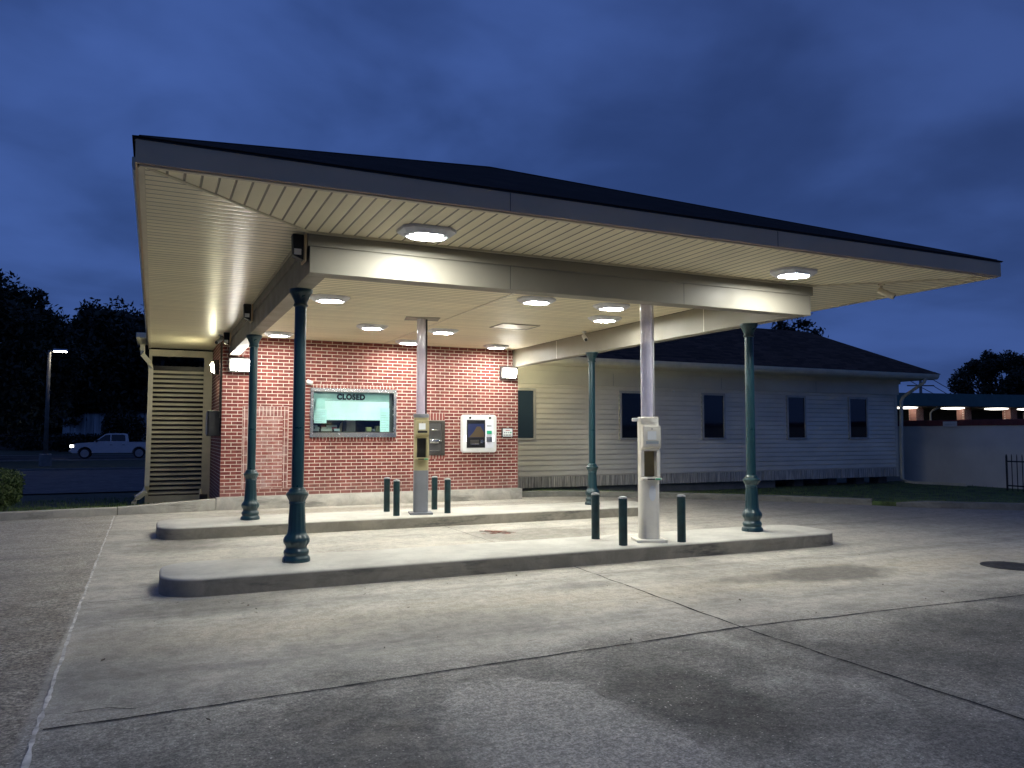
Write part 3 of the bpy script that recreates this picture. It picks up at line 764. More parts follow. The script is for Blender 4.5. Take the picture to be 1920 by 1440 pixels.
k2, z2 = make_kiosk('olive and grey drive-through teller kiosk with dark bay on the back island', (4.27, 13.09, IZ), 'beige_enamel', 'grey_enamel', 'recess_dark', 'acrylic', (.76, .98, 1.32, 1.68), SZ, -.22)
obj('ceiling_plate', B(-.3, .3, -.2, .2, SZ - IZ - .012, SZ - IZ - .003), 'taupe', k2)

# ------------------------------------------------------------------ bollards
def make_bollard(label, loc, h, group):
    t = thing('bollard', label, 'bollard', loc, 0, group)
    bm = BM(); lathe(bm, [(0, .056), (h - .012, .056)], 28); obj('post', bm, 'bollard', t, smooth=50)
    bm = BM(); lathe(bm, [(h - .014, .057), (h, .056), (h + .010, .045), (h + .016, .02)], 28); obj('cap', bm, 'bollcap', t, smooth=50)
    return t
GB = 'short dark green bollards around the kiosks'
b0 = make_bollard('dark green bollard on the front island, leftmost there, at its far edge', (5.42, 9.08, IZ), .60, GB)
for p, l in [((5.43, 8.42), 'dark green bollard on the front island kerb edge, just left of the white kiosk'),
             ((6.29, 8.36), 'dark green bollard on the front island right of the white kiosk'),
             ((6.30, 9.08), 'dark green bollard hidden behind the white kiosk'),
             ((3.84, 13.72), 'dark bollard left of the olive kiosk, the farther one with scratches'),
             ((3.80, 12.97), 'dark bollard immediately left of the olive kiosk, nearer the kerb edge'),
             ((4.75, 13.74), 'dark bollard immediately right of the olive kiosk, farther from the kerb edge'),
             ((4.745, 13.02), 'dark bollard rightmost beside the olive kiosk, near the kerb edge')]:
    if 'hidden' not in l: dup(b0, (*p, IZ), label=l)

# ------------------------------------------------------------------ brick teller building
WY, WX0, WX1, WZ = 17.2, 1.268, 8.08, .26
br = thing('brick_building', 'red brick teller building at the back of the canopy', 'building', (4.6, 17.2, 0))
def robj(name, bm, m, par=None, smooth=None):
    o = obj(name, bm, m, None, smooth=smooth); o.parent = par or br
    if not par: o.matrix_parent_inverse = Matrix.Translation((-4.6, -17.2, 0))
    return o
wx0, wx1, wz0, wz1 = 3.07, 5.0, 1.49, 2.575        # teller window, outer frame
fr = .085
# front wall with the window opening
bm = BM()
xsb = [WX0, wx0 + .03, wx1 - .03, WX1]; zsb = [WZ, wz0 + .03, wz1 - .03, SZ + .12]
g = [[bm.verts.new((x, WY, z)) for x in xsb] for z in zsb]
for i in range(3):
    for j in range(3):
        if i == 1 and j == 1: continue
        bm.faces.new((g[i][j], g[i][j + 1], g[i + 1][j + 1], g[i + 1][j]))
gb = {}
for (i, j) in [(1, 1), (1, 2), (2, 2), (2, 1)]:
    v = g[i][j]; gb[(i, j)] = bm.verts.new((v.co.x, WY + .2, v.co.z))
ring_ = [(1, 1), (1, 2), (2, 2), (2, 1)]
for a, b in zip(ring_, ring_[1:] + ring_[:1]): bm.faces.new((g[b[0]][b[1]], g[a[0]][a[1]], gb[a], gb[b]))
bmesh.ops.recalc_face_normals(bm, faces=bm.faces)
robj('wall', bm, 'brick_x')
robj('wall', B(WX0 - .001, WX0 + .2, WY + .002, 20.38, .0, SZ + .1), 'brick_y')
robj('wall', B(WX1 - .2, WX1 + .001, WY + .002, 18.9, .0, SZ + .1), 'brick_y')
robj('plinth', B(1.19, 8.13, 17.04, WY + .1, -.1, WZ - .002, .012, 2), 'plinth', smooth=40)
# bricked-up doorway
px0, px1, pz0, pz1 = 1.69, 2.615, .41, 2.145
robj('doorway_infill', B(px0 + .11, px1 - .11, WY - .004, WY - .001, pz0, pz1 - .2), 'brick_fill')
robj('doorway_surround', (lambda b: (box(b, px0, px1, WY - .006, WY - .001, pz1 - .197, pz1), box(b, px0, px0 + .107, WY - .006, WY - .001, pz0, pz1 - .2), box(b, px1 - .107, px1, WY - .006, WY - .001, pz0, pz1 - .2), b)[-1])(BM()), 'soldier_chalk')
bm = BM()
for x in (px0 - .012, px1 + .0005): box(bm, x, x + .0115, WY - .007, WY - .001, pz0, pz1)
box(bm, px0 - .012, px1 + .012, WY - .007, WY - .001, pz1 + .0005, pz1 + .012)
robj('chalk_line', bm, 'fill_line')
# soldier and rowlock courses
robj('soldier_course', B(wx0 + .02, wx1 - .02, WY - .004, WY - .001, wz1 - .05, wz1 + .085), 'soldier')
robj('rowlock_course', B(wx0 + .0, wx1 - .0, WY - .004, WY - .001, wz0 - .07, wz0 + .05), 'soldier')
robj('soldier_course', B(5.70, 6.18, WY - .004, WY - .001, 1.80, 2.05), 'soldier')
robj('rowlock_course', B(5.70, 6.18, WY - .004, WY - .001, .99, 1.12), 'soldier')

# teller window : a part with sub-parts
bm = BM(); y0 = WY - .07
box(bm, wx0, wx1, y0, WY + .06, wz1 - fr, wz1, .004, 1); box(bm, wx0, wx1, y0, WY + .06, wz0, wz0 + fr + .02, .004, 1)
box(bm, wx0, wx0 + fr * .8, y0 + .002, WY + .058, wz0 + fr + .021, wz1 - fr - .001, .003, 1); box(bm, wx1 - fr * .8, wx1, y0 + .002, WY + .058, wz0 + fr + .021, wz1 - fr - .001, .003, 1)
tw = robj('teller_window', bm, 'steel')
def wsub(name, bm, m):
    o = obj(name, bm, m, None); o.parent = tw; o.matrix_parent_inverse = Matrix.Identity(4)
    return o
gx0, gx1, gz0, gz1 = wx0 + fr * .8, wx1 - fr * .8, wz0 + fr + .02, wz1 - fr
wsub('glass', B(gx0 + .001, gx1 - .001, WY + .012, WY + .016, gz0 + .001, gz1 - .001), 'glass')
wsub('blind', B(gx0 + .004, gx1 - .07, WY + .060, WY + .066, 1.885, 2.30), 'blind')
wsub('blind_band', B(gx0 + .004, gx1 - .07, WY + .058, WY + .068, 2.305, gz1 - .004), 'blind_band')
wsub('side_channel', B(gx1 - .066, gx1 - .002, WY + .03, WY + .09, gz0 + .003, gz1 - .003), 'charcoal')
wsub('bottom_rail', B(gx0 + .004, gx1 - .07, WY + .056, WY + .070, 1.872, 1.884), 'paper_cyan')
wsub('notice', B(gx0 + .03, gx0 + .30, WY + .022, WY + .024, 1.80, 2.10), 'paper_cyan')
wsub('notice', B(gx0 + .06, gx0 + .26, WY + .022, WY + .024, 2.12, 2.33), 'blind_band')
wsub('notice', B(gx1 - .29, gx1 - .075, WY + .022, WY + .024, gz0 + .02, 2.15), 'paper_cyan')
bm = BM()
for i in range(6): box(bm, gx0 + .055, gx0 + (.27 if i % 3 else .20), WY + .0205, WY + .0215, 1.83 + i * .042, 1.836 + i * .042)
wsub('notice_text', bm, 'print'); bm = BM()
for i in range(8): box(bm, gx1 - .27, gx1 - (.10 if i % 3 else .15), WY + .0205, WY + .0215, gz0 + .06 + i * .055, gz0 + .066 + i * .055)
wsub('notice_text', bm, 'print')
# lettering
cu = bpy.data.curves.new('closed_letters', 'FONT'); cu.body = 'CLOSED'; cu.size = .165; cu.extrude = .002; cu.offset = .0105; cu.space_character = 1.12
cu.align_x = 'CENTER'
to = bpy.data.objects.new('closed_letters_source', cu); COL.objects.link(to)
bpy.context.view_layer.update()
me = bpy.data.meshes.new_from_object(to.evaluated_get(bpy.context.evaluated_depsgraph_get()))
bpy.data.objects.remove(to)
lo = bpy.data.objects.new('closed_lettering', me); COL.objects.link(lo); me.materials.clear(); me.materials.append(M['ink'])
lo.rotation_euler = (PI / 2, 0, 0); lo.location = (3.98, WY + .050, 2.335); 
w_ = max(v.co.x for v in me.vertices) - min(v.co.x for v in me.vertices); lo.scale = (.635 / w_, 1, 1)
lo.parent = tw; lo['kind'] = 'stuff'
del lo['kind']
# room behind
bm = BM()
r0, r1 = wx0 + .03, wx1 - .03
box(bm, r0 - .4, r1 + .4, WY + 1.8, WY + 1.85, .9, 3.0); box(bm, r0 - .45, r0 - .4, WY + .205, WY + 1.8, .9, 3.0); box(bm, r1 + .4, r1 + .45, WY + .205, WY + 1.8, .9, 3.0)
box(bm, r0 - .4, r1 + .4, WY + .205, WY + 1.8, 2.95, 3.0)
robj('interior_wall', bm, 'room')
robj('counter', B(r0 - .39, r1 + .39, WY + .205, WY + .9, 1.52, 1.62), 'counter')
# things on the counter
t = thing('paper_stack', 'untidy white papers piled on the counter inside the teller window', 'papers', (3.42, WY + .34, 1.62))
for i in range(15):
    bm = BM(); w = random.uniform(.09, .15); x = -.27 + .57 * (i % 5) / 4 + random.uniform(-.03, .03); y = .12 - .07 * (i // 5) + random.uniform(-.02, .02); z = .09 - .04 * (i // 5)
    prism(bm, [(x - w / 2, y, z), (x + w / 2, y, z), (x + w / 2, y + .035, z + .05), (x - w / 2, y + .035, z + .05)], (0, -.004, .004))
    obj('sheet', bm, 'red' if i in (2, 9) else 'paper', t)
tag(obj('folder', prism(BM(), [(3.78, WY + .42, 1.621), (3.86, WY + .42, 1.621), (3.90, WY + .42, 1.85), (3.84, WY + .42, 1.80)], (0, .04, 0)), 'tan'), 'tan folder standing upright inside the teller window', 'folder')
tag(obj('cabinet', B(4.0, 4.22, WY + .6, WY + .9, 1.621, 1.95, .01), 'grey'), 'grey cabinet edge behind the teller glass, middle of the opening', 'cabinet')
tag(obj('card_box', B(4.40, 4.52, WY + .3, WY + .42, 1.621, 1.72, .008), 'yellow'), 'small pale yellow box on the teller counter, left of the larger one', 'box')
tag(obj('card_box', B(4.62, 4.80, WY + .28, WY + .44, 1.621, 1.75, .008), 'yellow'), 'larger pale yellow box on the teller counter by the right notice', 'box')
tag(obj('stapler', B(4.54, 4.60, WY + .27, WY + .36, 1.621, 1.68, .008), 'grey'), 'small grey object between the two yellow boxes on the counter', 'stapler')

# wall packs
def make_pack(label, loc, rz, w, h, m):
    t = thing('wall_lamp', label, 'wall lamp', loc, rz, 'lit lamps fixed to the brick walls')
    bm = BM(); prism(bm, [(-w / 2 - .04, 0, -h / 2 - .03), (-w / 2 - .04, -.09, -h / 2 - .03), (-w / 2 - .04, -.12, h / 2 - .02), (-w / 2 - .04, -.16, h / 2 + .03), (-w / 2 - .04, 0, h / 2 + .07)], (w + .08, 0, 0)); obj('housing', bm, 'charcoal', t)
    bm = BM(); prism(bm, [(-w / 2, -.095, -h / 2), (-w / 2, -.15, -h / 2 + .05), (-w / 2, -.172, h / 2 - .03), (-w / 2, -.126, h / 2)], (w, 0, 0)); obj('lens', bm, m, t)
    return t
make_pack('bright wall lamp on the brick at the left, behind the two left columns', (1.62, WY - .001, 3.0), 0, .40, .22, 'pack')
make_pack('bright wall lamp on the brick at the right end above the cash machine', (7.80, WY - .001, 3.04), 0, .34, .21, 'pack')
make_pack('lit wall lamp on the left side wall beside the louvres', (WX0 - .002, 18.3, 3.02), -PI / 2, .24, .22, 'pack_side')
make_pack('wall lamp on the right side wall of the brick building, facing the siding', (WX1 + .003, 17.75, 2.98), PI / 2, .24, .22, 'pack_side')
bm = BM(); tube(bm, [(7.80, WY - .018, 3.14), (7.80, WY - .018, SZ - .003)], .010, 8); robj('conduit', bm, 'white')
bm = BM(); tube(bm, [(1.66, WY - .014, 3.13), (1.66, WY - .014, SZ - .003)], .006, 6); robj('conduit', bm, 'white')
bm = BM(); tube(bm, [(WX0 - .03, WY + .06, 1.9), (WX0 - .03, WY + .06, SZ - .003)], .022, 8); robj('conduit', bm, 'charcoal')
# meter box on the left return
t = thing('meter_box', 'dark electrical box on the left side of the brick corner', 'electrical box', (WX0 - .002, 17.55, 1.52))
obj('body', B(-.26, -.0, -.2, .2, 0, .53, .012), 'black', t)
obj('cover', B(-.275, -.261, -.17, .17, .03, .50, .004), 'grey', t); obj('front_panel', B(-.24, -.03, -.212, -.201, .03, .50, .004), 'black', t)
# cash machine
t = thing('cash_machine', 'white cash machine with dark screen set in the brick wall', 'cash machine', (7.03, WY - .001, 1.575))
bm = BM(); prism(bm, [(x, 0, z) for x, z in rrect(0, 0, .90, .895, .07, 6)], (0, -.09, 0)); bmesh.ops.bevel(bm, geom=[e for e in bm.edges if all(v.co.y < -.08 for v in e.verts)], offset=.02, segments=3, affect='EDGES')
fa = obj('fascia', bm, 'white', t, smooth=40)
obj('screen_surround', B(-.325, .145, -.096, -.088, -.335, .325, .003, 1), 'black', t)
m_, nt_, b_ = new_mat('screen_blue'); b_.inputs['Base Color'].default_value = (.008, .012, .04, 1); b_.inputs['Emission Color'].default_value = (.03, .06, .22, 1); b_.inputs['Emission Strength'].default_value = .25; M['scr'] = m_
m_, nt_, b_ = new_mat('screen_tan'); b_.inputs['Base Color'].default_value = (.04, .028, .016, 1); b_.inputs['Emission Color'].default_value = (.30, .20, .09, 1); b_.inputs['Emission Strength'].default_value = .18; M['scrt'] = m_
sc = obj('screen', B(-.295, .115, -.099, -.0965, -.09, .235), 'scr', t)
bm = BM(); prism(bm, [(-.27, -.0995, -.085), (.11, -.0995, -.085), (.11, -.0995, .03), (.02, -.0995, .17), (-.07, -.0995, .17), (-.16, -.0995, .03)], (0, -.001, 0)); obj('screen_picture', bm, 'scrt', sc)
bm = BM(); box(bm, -.24, -.02, -.115, -.097, -.26, -.15, .006); d_ = obj('cash_slot', bm, 'dark_steel', t)
obj('slot_lip', B(-.235, -.025, -.13, -.1155, -.265, -.235, .004), 'steel', d_)
obj('reader', B(.02, .085, -.112, -.097, -.225, -.145, .004), 'steel', t)
obj('reader', B(.095, .130, -.108, -.097, -.205, -.165, .004), 'steel', t)
obj('control_panel', B(.152, .36, -.096, -.089, -.34, .325, .003, 1), 'housing', t)
obj('card_reader', B(.185, .31, -.115, -.0965, -.01, .07, .006), 'green', t)
obj('receipt_slot', B(.19, .305, -.103, -.0965, .17, .20, .003, 1), 'grey', t)
kp = obj('keypad', B(.175, .325, -.106, -.0965, -.20, -.075, .004), 'grey', t)
bm = BM()
for i in range(4):
    for j in range(4): box(bm, .184 + i * .034, .210 + i * .034, -.111, -.1065, -.193 + j * .029, -.171 + j * .029)
obj('keys', bm, 'steel', kp)
for x in (-.24, .27):
    bm = BM(); lathe(bm, [(0, .03), (.014, .026)], 16); bmesh.ops.rotate(bm, cent=(0, 0, 0), matrix=Matrix.Rotation(PI / 2, 3, 'X'), verts=bm.verts); obj('camera_dome', bm, 'black', t, (x, -.089, .375))
for x in (-.36, .36):
    obj('side_light', B(x - .022, x + .022, -.100, -.091, -.18, -.04, .004), glow('cash_machine_light', (1, 1, 1), 2.2), t)
# notice box to its right
t = thing('wall_sign', 'small white sign in a dark frame right of the cash machine', 'sign', (7.79, WY - .001, 1.60))
obj('frame', B(-.15, .15, -.03, 0, -.115, .115, .006), 'black', t)
p_ = obj('panel', B(-.128, .128, -.034, -.0305, -.093, .095), 'paper', t)
bm = BM(); box(bm, -.05, .06, -.0365, -.0345, .045, .062); obj('heading', bm, 'red', p_)
bm = BM()
for i in range(3): box(bm, -.10 + i * .055, -.065 + i * .055, -.0365, -.0345, -.015, .015)
obj('logo', bm, 'print', p_)
bm = BM(); lathe(bm, [(0, .02), (.002, .02)], 16); bmesh.ops.rotate(bm, cent=(0, 0, 0), matrix=Matrix.Rotation(PI / 2, 3, 'X'), verts=bm.verts); obj('logo', bm, 'green', p_, (.085, -.0345, 0))
bm = BM()
for x0, x1 in ((-.11, -.06), (-.05, .02), (.03, .10)): box(bm, x0, x1, -.0365, -.0345, -.07, -.05)
obj('text_line', bm, 'ink', p_)
bm = BM(); tube(bm, [(.02, -.016, .113), (.02, -.012, .15)], .006, 6); obj('bracket', bm, 'white', t)
# deposit drawer
t = thing('deposit_drawer', 'dark steel deposit drawer unit in the brick behind the olive kiosk', 'deposit drawer', (5.94, WY - .001, 1.47))
obj('frame', (lambda b: (box(b, -.24, .24, -.03, 0, .36, .41), box(b, -.24, .24, -.03, 0, -.40, -.34), box(b, -.24, -.16, -.03, 0, -.339, .359), box(b, .16, .24, -.03, 0, -.339, .359), b)[-1])(BM()), 'dark_steel', t)
obj('door', B(-.158, .158, -.018, -.001, -.338, .358, .004), 'charcoal', t)
bm = BM(); tube(bm, [(-.12, -.05, .19), (.10, -.05, .19)], .018, 10); obj('handle', bm, 'steel', t)
bm = BM(); box(bm, -.14, .09, -.065, -.019, -.12, -.02, .01); obj('drawer_pull', bm, 'steel', t, smooth=40)
bm = BM(); lathe(bm, [(0, .03), (.03, .025), (.05, .01)], 16); bmesh.ops.rotate(bm, cent=(0, 0, 0), matrix=Matrix.Rotation(PI / 2, 3, 'X'), verts=bm.verts); obj('lock_knob', bm, 'steel', t, (.13, -.02, -.06))
bm = BM(); box(bm, -.14, .10, -.045, -.019, -.30, -.28, .004); obj('sill', bm, 'steel', t)

# cameras
def make_camera(label, loc, rz, m='white'):
    t = thing('security_camera', label, 'security camera', loc, rz, 'small security cameras')
    bm = BM(); lathe(bm, [(-.02, .045), (0, .045)], 16); obj('mount', bm, m, t)
    bm = BM(); tube(bm, [(0, 0, -.02), (.0, .0, -.06), (.0, -.03, -.10)], .016, 8); obj('arm', bm, m, t)
    bm = BM(); tube(bm, [(0, .05, -.08), (0, .04, -.083), (0, -.14, -.175), (0, -.15, -.18)], .04, 14, [.03, .042, .042, .038]); b = obj('body', bm, m, t)
    bm = BM(); tube(bm, [(0, -.150, -.1805), (0, -.158, -.1845)], .033, 14); obj('lens', bm, 'black', b)
    return t
make_camera('white bullet camera hanging from the front soffit at the right corner', (8.93, 7.38, SZ - .001), .75, 'trim_cream')
make_camera('white bullet camera under the ceiling beside the right beam', (7.76, 13.4, SZ - .001), -.3)
make_camera('small camera at the top of the left brick corner', (1.20, 17.05, SZ - .001), -.6, 'grey')
t = thing('window_camera', 'small white camera at the top left corner of the teller window', 'security camera', (3.03, WY - .001, 2.66))
obj('bracket', B(-.03, .05, -.05, 0, -.03, .03, .006), 'grey', t)
bm = BM(); tube(bm, [(-.05, -.10, .05), (.06, -.14, -.0)], .045, 12); obj('body', bm, 'white', t)
# boxes on the outer face of the left beam
def make_sensor(label, loc):
    t = thing('lane_sensor', label, 'sensor box', loc, 0, 'black sensor boxes on the outside of the left beam')
    obj('back_plate', B(-.02, 0, -.12, .12, -.16, .13, .004), 'fascia', t)
    bm = BM(); prism(bm, [(-.021, -.055, .12), (-.13, -.055, .12), (-.12, -.055, -.10), (-.021, -.055, -.14)], (0, .11, 0)); obj('body', bm, 'black', t)
    bm = BM(); box(bm, -.115, -.045, -.060, -.0555, -.09, -.03); obj('face', bm, 'white', t)
    return t
s0 = make_sensor('black sensor box with pale square at the front corner of the left beam', (BX0 - .023, 8.02, 3.49))
dup(s0, (BX0 - .023, 12.75, 3.49), label='black sensor box on the left beam half way back to the brick wall')
dup(s0, (BX0 - .023, 16.6, 3.49), label='black sensor box on the left beam close to the brick corner')

# ------------------------------------------------------------------ louvre screen
t = thing('louvre_screen', 'beige louvred screen between the downspout and the brick side wall', 'louvre', (.5, 20.4, -.1))
x0, x1 = -.66, .70
obj('frame', (lambda b: (box(b, x0, x0 + .07, -.05, .05, 0, 3.68), box(b, x1 - .13, x1 + .06, -.05, .05, 0, 3.68), box(b, x0 + .071, x1 - .131, -.05, .05, 3.52, 3.68), box(b, x0 + .071, x1 - .131, -.05, .05, 0, .19), b)[-1])(BM()), 'louver', t)
bm = BM(); n = 27
for i in range(n):
    z = .24 + i * (3.24 - .24) / n
    prism(bm, [(x0 + .072, -.045, z), (x0 + .072, -.035, z - .012), (x0 + .072, .05, z + .042), (x0 + .072, .04, z + .054)], (x1 - x0 - .205, 0, 0))
    prism(bm, [(x0 + .072, -.046, z - .013), (x0 + .072, -.036, z - .013), (x0 + .072, -.036, z + .036), (x0 + .072, -.046, z + .036)], (x1 - x0 - .205, 0, 0))
sl = obj('slats', bm, 'louver', t)
obj('back_panel', B(x0 + .02, x1, .10, .12, 0, 3.30), 'black', t)
t = thing('standpipe', 'small pipe stub and valve at the foot of the louvred screen', 'pipe', (1.05, 20.15, -.1))
bm = BM(); tube(bm, [(0, 0, 0), (0, 0, .34)], .035, 12); obj('pipe', bm, 'louver', t)
bm = BM(); box(bm, -.02, .16, -.06, .06, .10, .22, .02); obj('valve', bm, 'dark_steel', t)

# ------------------------------------------------------------------ siding building
YS, SX1 = 19.0, 23.53
sb = thing('siding_building', 'long grey siding building with narrow dark windows at the right', 'building', (16, 19, 0))
def sobj(name, bm, m, par=None, smooth=None):
    o = obj(name, bm, m, None, smooth=smooth); o.parent = par or sb
    if not par: o.matrix_parent_inverse = Matrix.Translation((-16, -19, 0))
    return o
def lap(bm, p0, p1, out, z0, z1, pitch=.142):
    """lap boards between p0 and p1; out = outward unit vector"""
    o = Vector(out); z = z0
    a, b = Vector(p0), Vector(p1)
    g = .030
    def quad(d0, za, d1, zb):
        q = [a + o * d0 + Vector((0, 0, za)), b + o * d0 + Vector((0, 0, za)), b + o * d1 + Vector((0, 0, zb)), a + o * d1 + Vector((0, 0, zb))]
        bm.faces.new([bm.verts.new(v) for v in q])
    while z < z1 - 1e-4:
        zt = min(z + pitch, z1)
        quad(.030, z + g, .012, zt)            # sloping face of the board
        quad(.030, z + g, .001, z + g)         # its underside
        quad(.001, z, .001, z + g)             # shadow gap
        quad(.012, z, .001, z)
        z = zt
SKT = .40
bm = BM(); lap(bm, (8.0, YS, 0), (SX1, YS, 0), (0, -1, 0), SKT, 2.93); bmesh.ops.recalc_face_normals(bm, faces=bm.faces); sobj('wall', bm, 'siding')
bm = BM(); lap(bm, (SX1, YS, 0), (SX1, 25, 0), (1, 0, 0), SKT, 2.93); sobj('wall', bm, 'siding')
sobj('wall_core', B(8.0, SX1 - .001, YS + .002, 25, SKT, 3.5), 'frieze')
sobj('corner_board', B(SX1 - .10, SX1 + .028, YS - .028, YS - .021, SKT - .3, 2.93), 'frieze')
# frieze and eave
sobj('frieze', B(8.0, SX1 + .06, YS - .085, YS - .001, 2.93, 3.40), 'frieze')
sobj('frieze', B(8.0, SX1 + .10, YS - .13, YS - .086, 3.30, 3.44), 'frieze')
sobj('eave_soffit', B(8.2, SX1 + .86, YS - .95, YS + 6.9, 3.441, 3.47), 'frieze')
bm = BM()
for x in (11.9, 15.8, 19.7): box(bm, x, x + .01, YS - .0865, YS - .0855, 2.94, 3.29)
sobj('frieze_seam', bm, 'foundation')
GX, GY = SX1 + .87, YS - .96
bm = BM(); prism(bm, [(8.2, GY, 3.44), (8.2, GY - .03, 3.45), (8.2, GY - .08, 3.52), (8.2, GY - .10, 3.60), (8.2, GY - .10, 3.61), (8.2, GY, 3.61)], (GX - 8.2, 0, 0)); sobj('gutter', bm, 'gutter')
bm = BM(); prism(bm, [(GX + .001, GY, 3.44), (GX + .03, GY, 3.45), (GX + .08, GY, 3.52), (GX + .10, GY, 3.61), (GX + .001, GY, 3.61)], (0, 6, 0)); sobj('gutter', bm, 'gutter')
sobj('fascia', B(8.2, GX, GY + .001, GY + .03, 3.471, 3.60), 'gutter')
# skirt: ribbed panel
bm = BM(); x = 8.0
while x < SX1 - .05:
    d = random.uniform(.0, .018); w = random.uniform(.045, .085)
    box(bm, x, min(x + w, SX1), YS - .012 - d, YS + .01, .10 + random.uniform(0, .012), SKT - .002); x += w + .012
sobj('skirting', bm, 'skirt')
sobj('skirting_board', B(8.0, SX1, YS + .011, YS + .05, .10, SKT - .002), 'foundation')
sobj('foundation', B(8.1, 18.1, YS + .15, YS + .5, -.4, .12), 'foundation')
for x in (19.1, 20.6, 21.9, 23.0):
    sobj('pier', B(x, x + .40, YS + .35, YS + .75, -.4, .12), 'pier')
sobj('underfloor', B(18.2, SX1, YS + 3.5, YS + 3.6, -.4, .12), 'black')
# windows
def make_window(xc, w, z0, z1, pane):
    f = .065
    bm = BM(); Y0, Y1 = YS - .06, YS - .003
    box(bm, xc - w / 2, xc + w / 2, Y0, Y1, z1 - f, z1); box(bm, xc - w / 2 - .01, xc + w / 2 + .01, Y0 - .015, Y1, z0, z0 + f * .8)
    box(bm, xc - w / 2, xc - w / 2 + f, Y0 + .001, Y1, z0 + f * .8, z1 - f); box(bm, xc + w / 2 - f, xc + w / 2, Y0 + .001, Y1, z0 + f * .8, z1 - f)
    o = sobj('window', bm, 'win_frame')
    p = obj('pane', B(xc - w / 2 + f, xc + w / 2 - f, YS - .034, YS - .026, z0 + f * .8 + .001, z1 - f - .001), pane, o)
    p.location = (0, 0, 0); return o
for (xa, xb), pn in zip(((8.62, 9.44), (12.14, 12.98), (15.08, 15.96), (18.46, 19.28), (21.20, 22.09)), ('pane_blind', 'pane', 'pane', 'pane', 'pane')):
    make_window((xa + xb) / 2, xb - xa, 1.40, 2.81, pn)
# roof
rz, slope = 3.605, .55
rx, ry = GX + .06, GY - .09
k_ = (5.25 - rz) / slope
bm = BM(); prism(bm, [(6.9, ry, rz), (rx, ry, rz), (rx - k_, ry + k_, 5.25), (6.9, ry + k_, 5.25)], (0, 0, .02)); sobj('roof', bm, 'shingle_m')
bm = BM(); prism(bm, [(rx, ry, rz), (rx, ry + 2 * k_ + 3, rz), (rx - k_, ry + k_ + 3, 5.25), (rx - k_, ry + k_, 5.25)], (0, 0, .02)); sobj('roof', bm, 'shingle_my')
# downspout and splash pipe
bm = BM(); tube(bm, [(GX - .62, GY - .03, 3.46), (GX - .64, GY + .02, 3.32), (GX - .80, GY + .45, 3.0), (SX1 + .09, GY + .72, 2.86), (SX1 + .07, GY + .80, 2.7), (SX1 + .07, GY + .85, 1.2), (SX1 + .07, GY + .85, .02), (SX1 + .10, GY + .74, -.06), (SX1 + .12, GY + .4, -.085), (SX1 + .1, GY - .7, -.06), (SX1 + .05, GY - 1.5, -.05)], .06, 4)
sobj('downspout', bm, 'gutter', smooth=30)

# dropped pale reflection strip of the far sign lies in the glass; a small white marker is added on the siding instead
t = thing('wall_marker', 'tiny white marker added on the siding in place of a pale reflection, between the second and third windows', 'bracket', (14.05, YS - .022, 2.83))
bm = BM(); lathe(bm, [(0, .035), (.03, .03)], 12); bmesh.ops.rotate(bm, cent=(0, 0, 0), matrix=Matrix.Rotation(PI / 2, 3, 'X'), verts=bm.verts); obj('plate', bm, 'white', t)
obj('peg', B(-.012, .012, -.06, -.031, -.012, .012), 'white', t)

# ------------------------------------------------------------------ right background
t = thing('boundary_wall', 'plain grey wall with dark red coping beyond the grass', 'wall', (24.9, 12, -.35))
obj('wall_face', B(0, .25, -14, 9, 0, 2.2), 'stucco', t)
obj('coping', B(-.04, .29, -14, 9, 2.201, 2.40, .01, 1), 'coping', t)
t = thing('wall_plate', 'small pale plate on the red coping of the grey wall', 'sign', (24.855, ray(1782).y / ray(1782).x * 24.855, 1.90))
obj('plate', B(-.012, 0, -.26, .26, -.08, .10, .004, 1), 'white', t)
bm = BM(); box(bm, -.014, -.0125, -.2, .2, .0, .012); obj('text_line', bm, 'print', t)
t = thing('iron_fence', 'black iron picket fence in front of the grey wall at the right edge', 'fence', (23.2, 14.98, -.12))
rl = BM(); box(rl, -.02, .02, -6, 0, .14, .18); box(rl, -.02, .02, -6, 0, .86, .90); obj('rail', rl, 'iron', t)
for i in range(38):
    y = -i * .155; bm = BM(); h = 1.10
    r = .028 if i % 12 == 0 else .013
    tube(bm, [(.0, y, 0), (0, y, h - .06), (0, y, h)], r, 4, [r, r, .004]); obj('picket' if r < .02 else 'post', bm, 'iron', t)

A_ = ray(1640) * 57; B_ = ray(1990) * 62
dirv = (B_ - A_); dirv.z = 0; L_ = dirv.length; ang = math.atan2(dirv.y, dirv.x)
t = thing('green_roofed_pavilion', 'low building with green metal roof, brick posts and lit ceiling beyond the wall', 'building', (A_.x, A_.y, -.4), ang)
bm = BM(); prism(bm, [(-4, -1.4, 4.0), (-4, -1.0, 4.95), (-4, 6, 5.0), (-4, 6, 4.0)], (L_ + 8, 0, 0)); obj('roof', bm, 'greenroof', t)
obj('ceiling', B(-4, L_ + 4, -1.3, 6, 3.95, 3.995), 'foundation', t)
obj('back_wall', B(-4, L_ + 4, 5.6, 5.8, 0, 3.94), 'room', t)
Ul = [(1700, 0), (1788, 0), (1870, 0), (1931, 0)]
def along(u):
    r = ray(u); c, s = math.cos(ang), math.sin(ang)
    # intersect the view line with the pavilion front line
    den = r.x * s - r.y * c
    tt = (A_.x * s - A_.y * c) / den
    p = r * tt; return (p.x - A_.x) * c + (p.y - A_.y) * s
for u in (1722, 1812, 1898, 1990):
    x = along(u); obj('post', B(x - .34, x + .34, -.2, .5, 0, 3.94), 'fbrick', t)
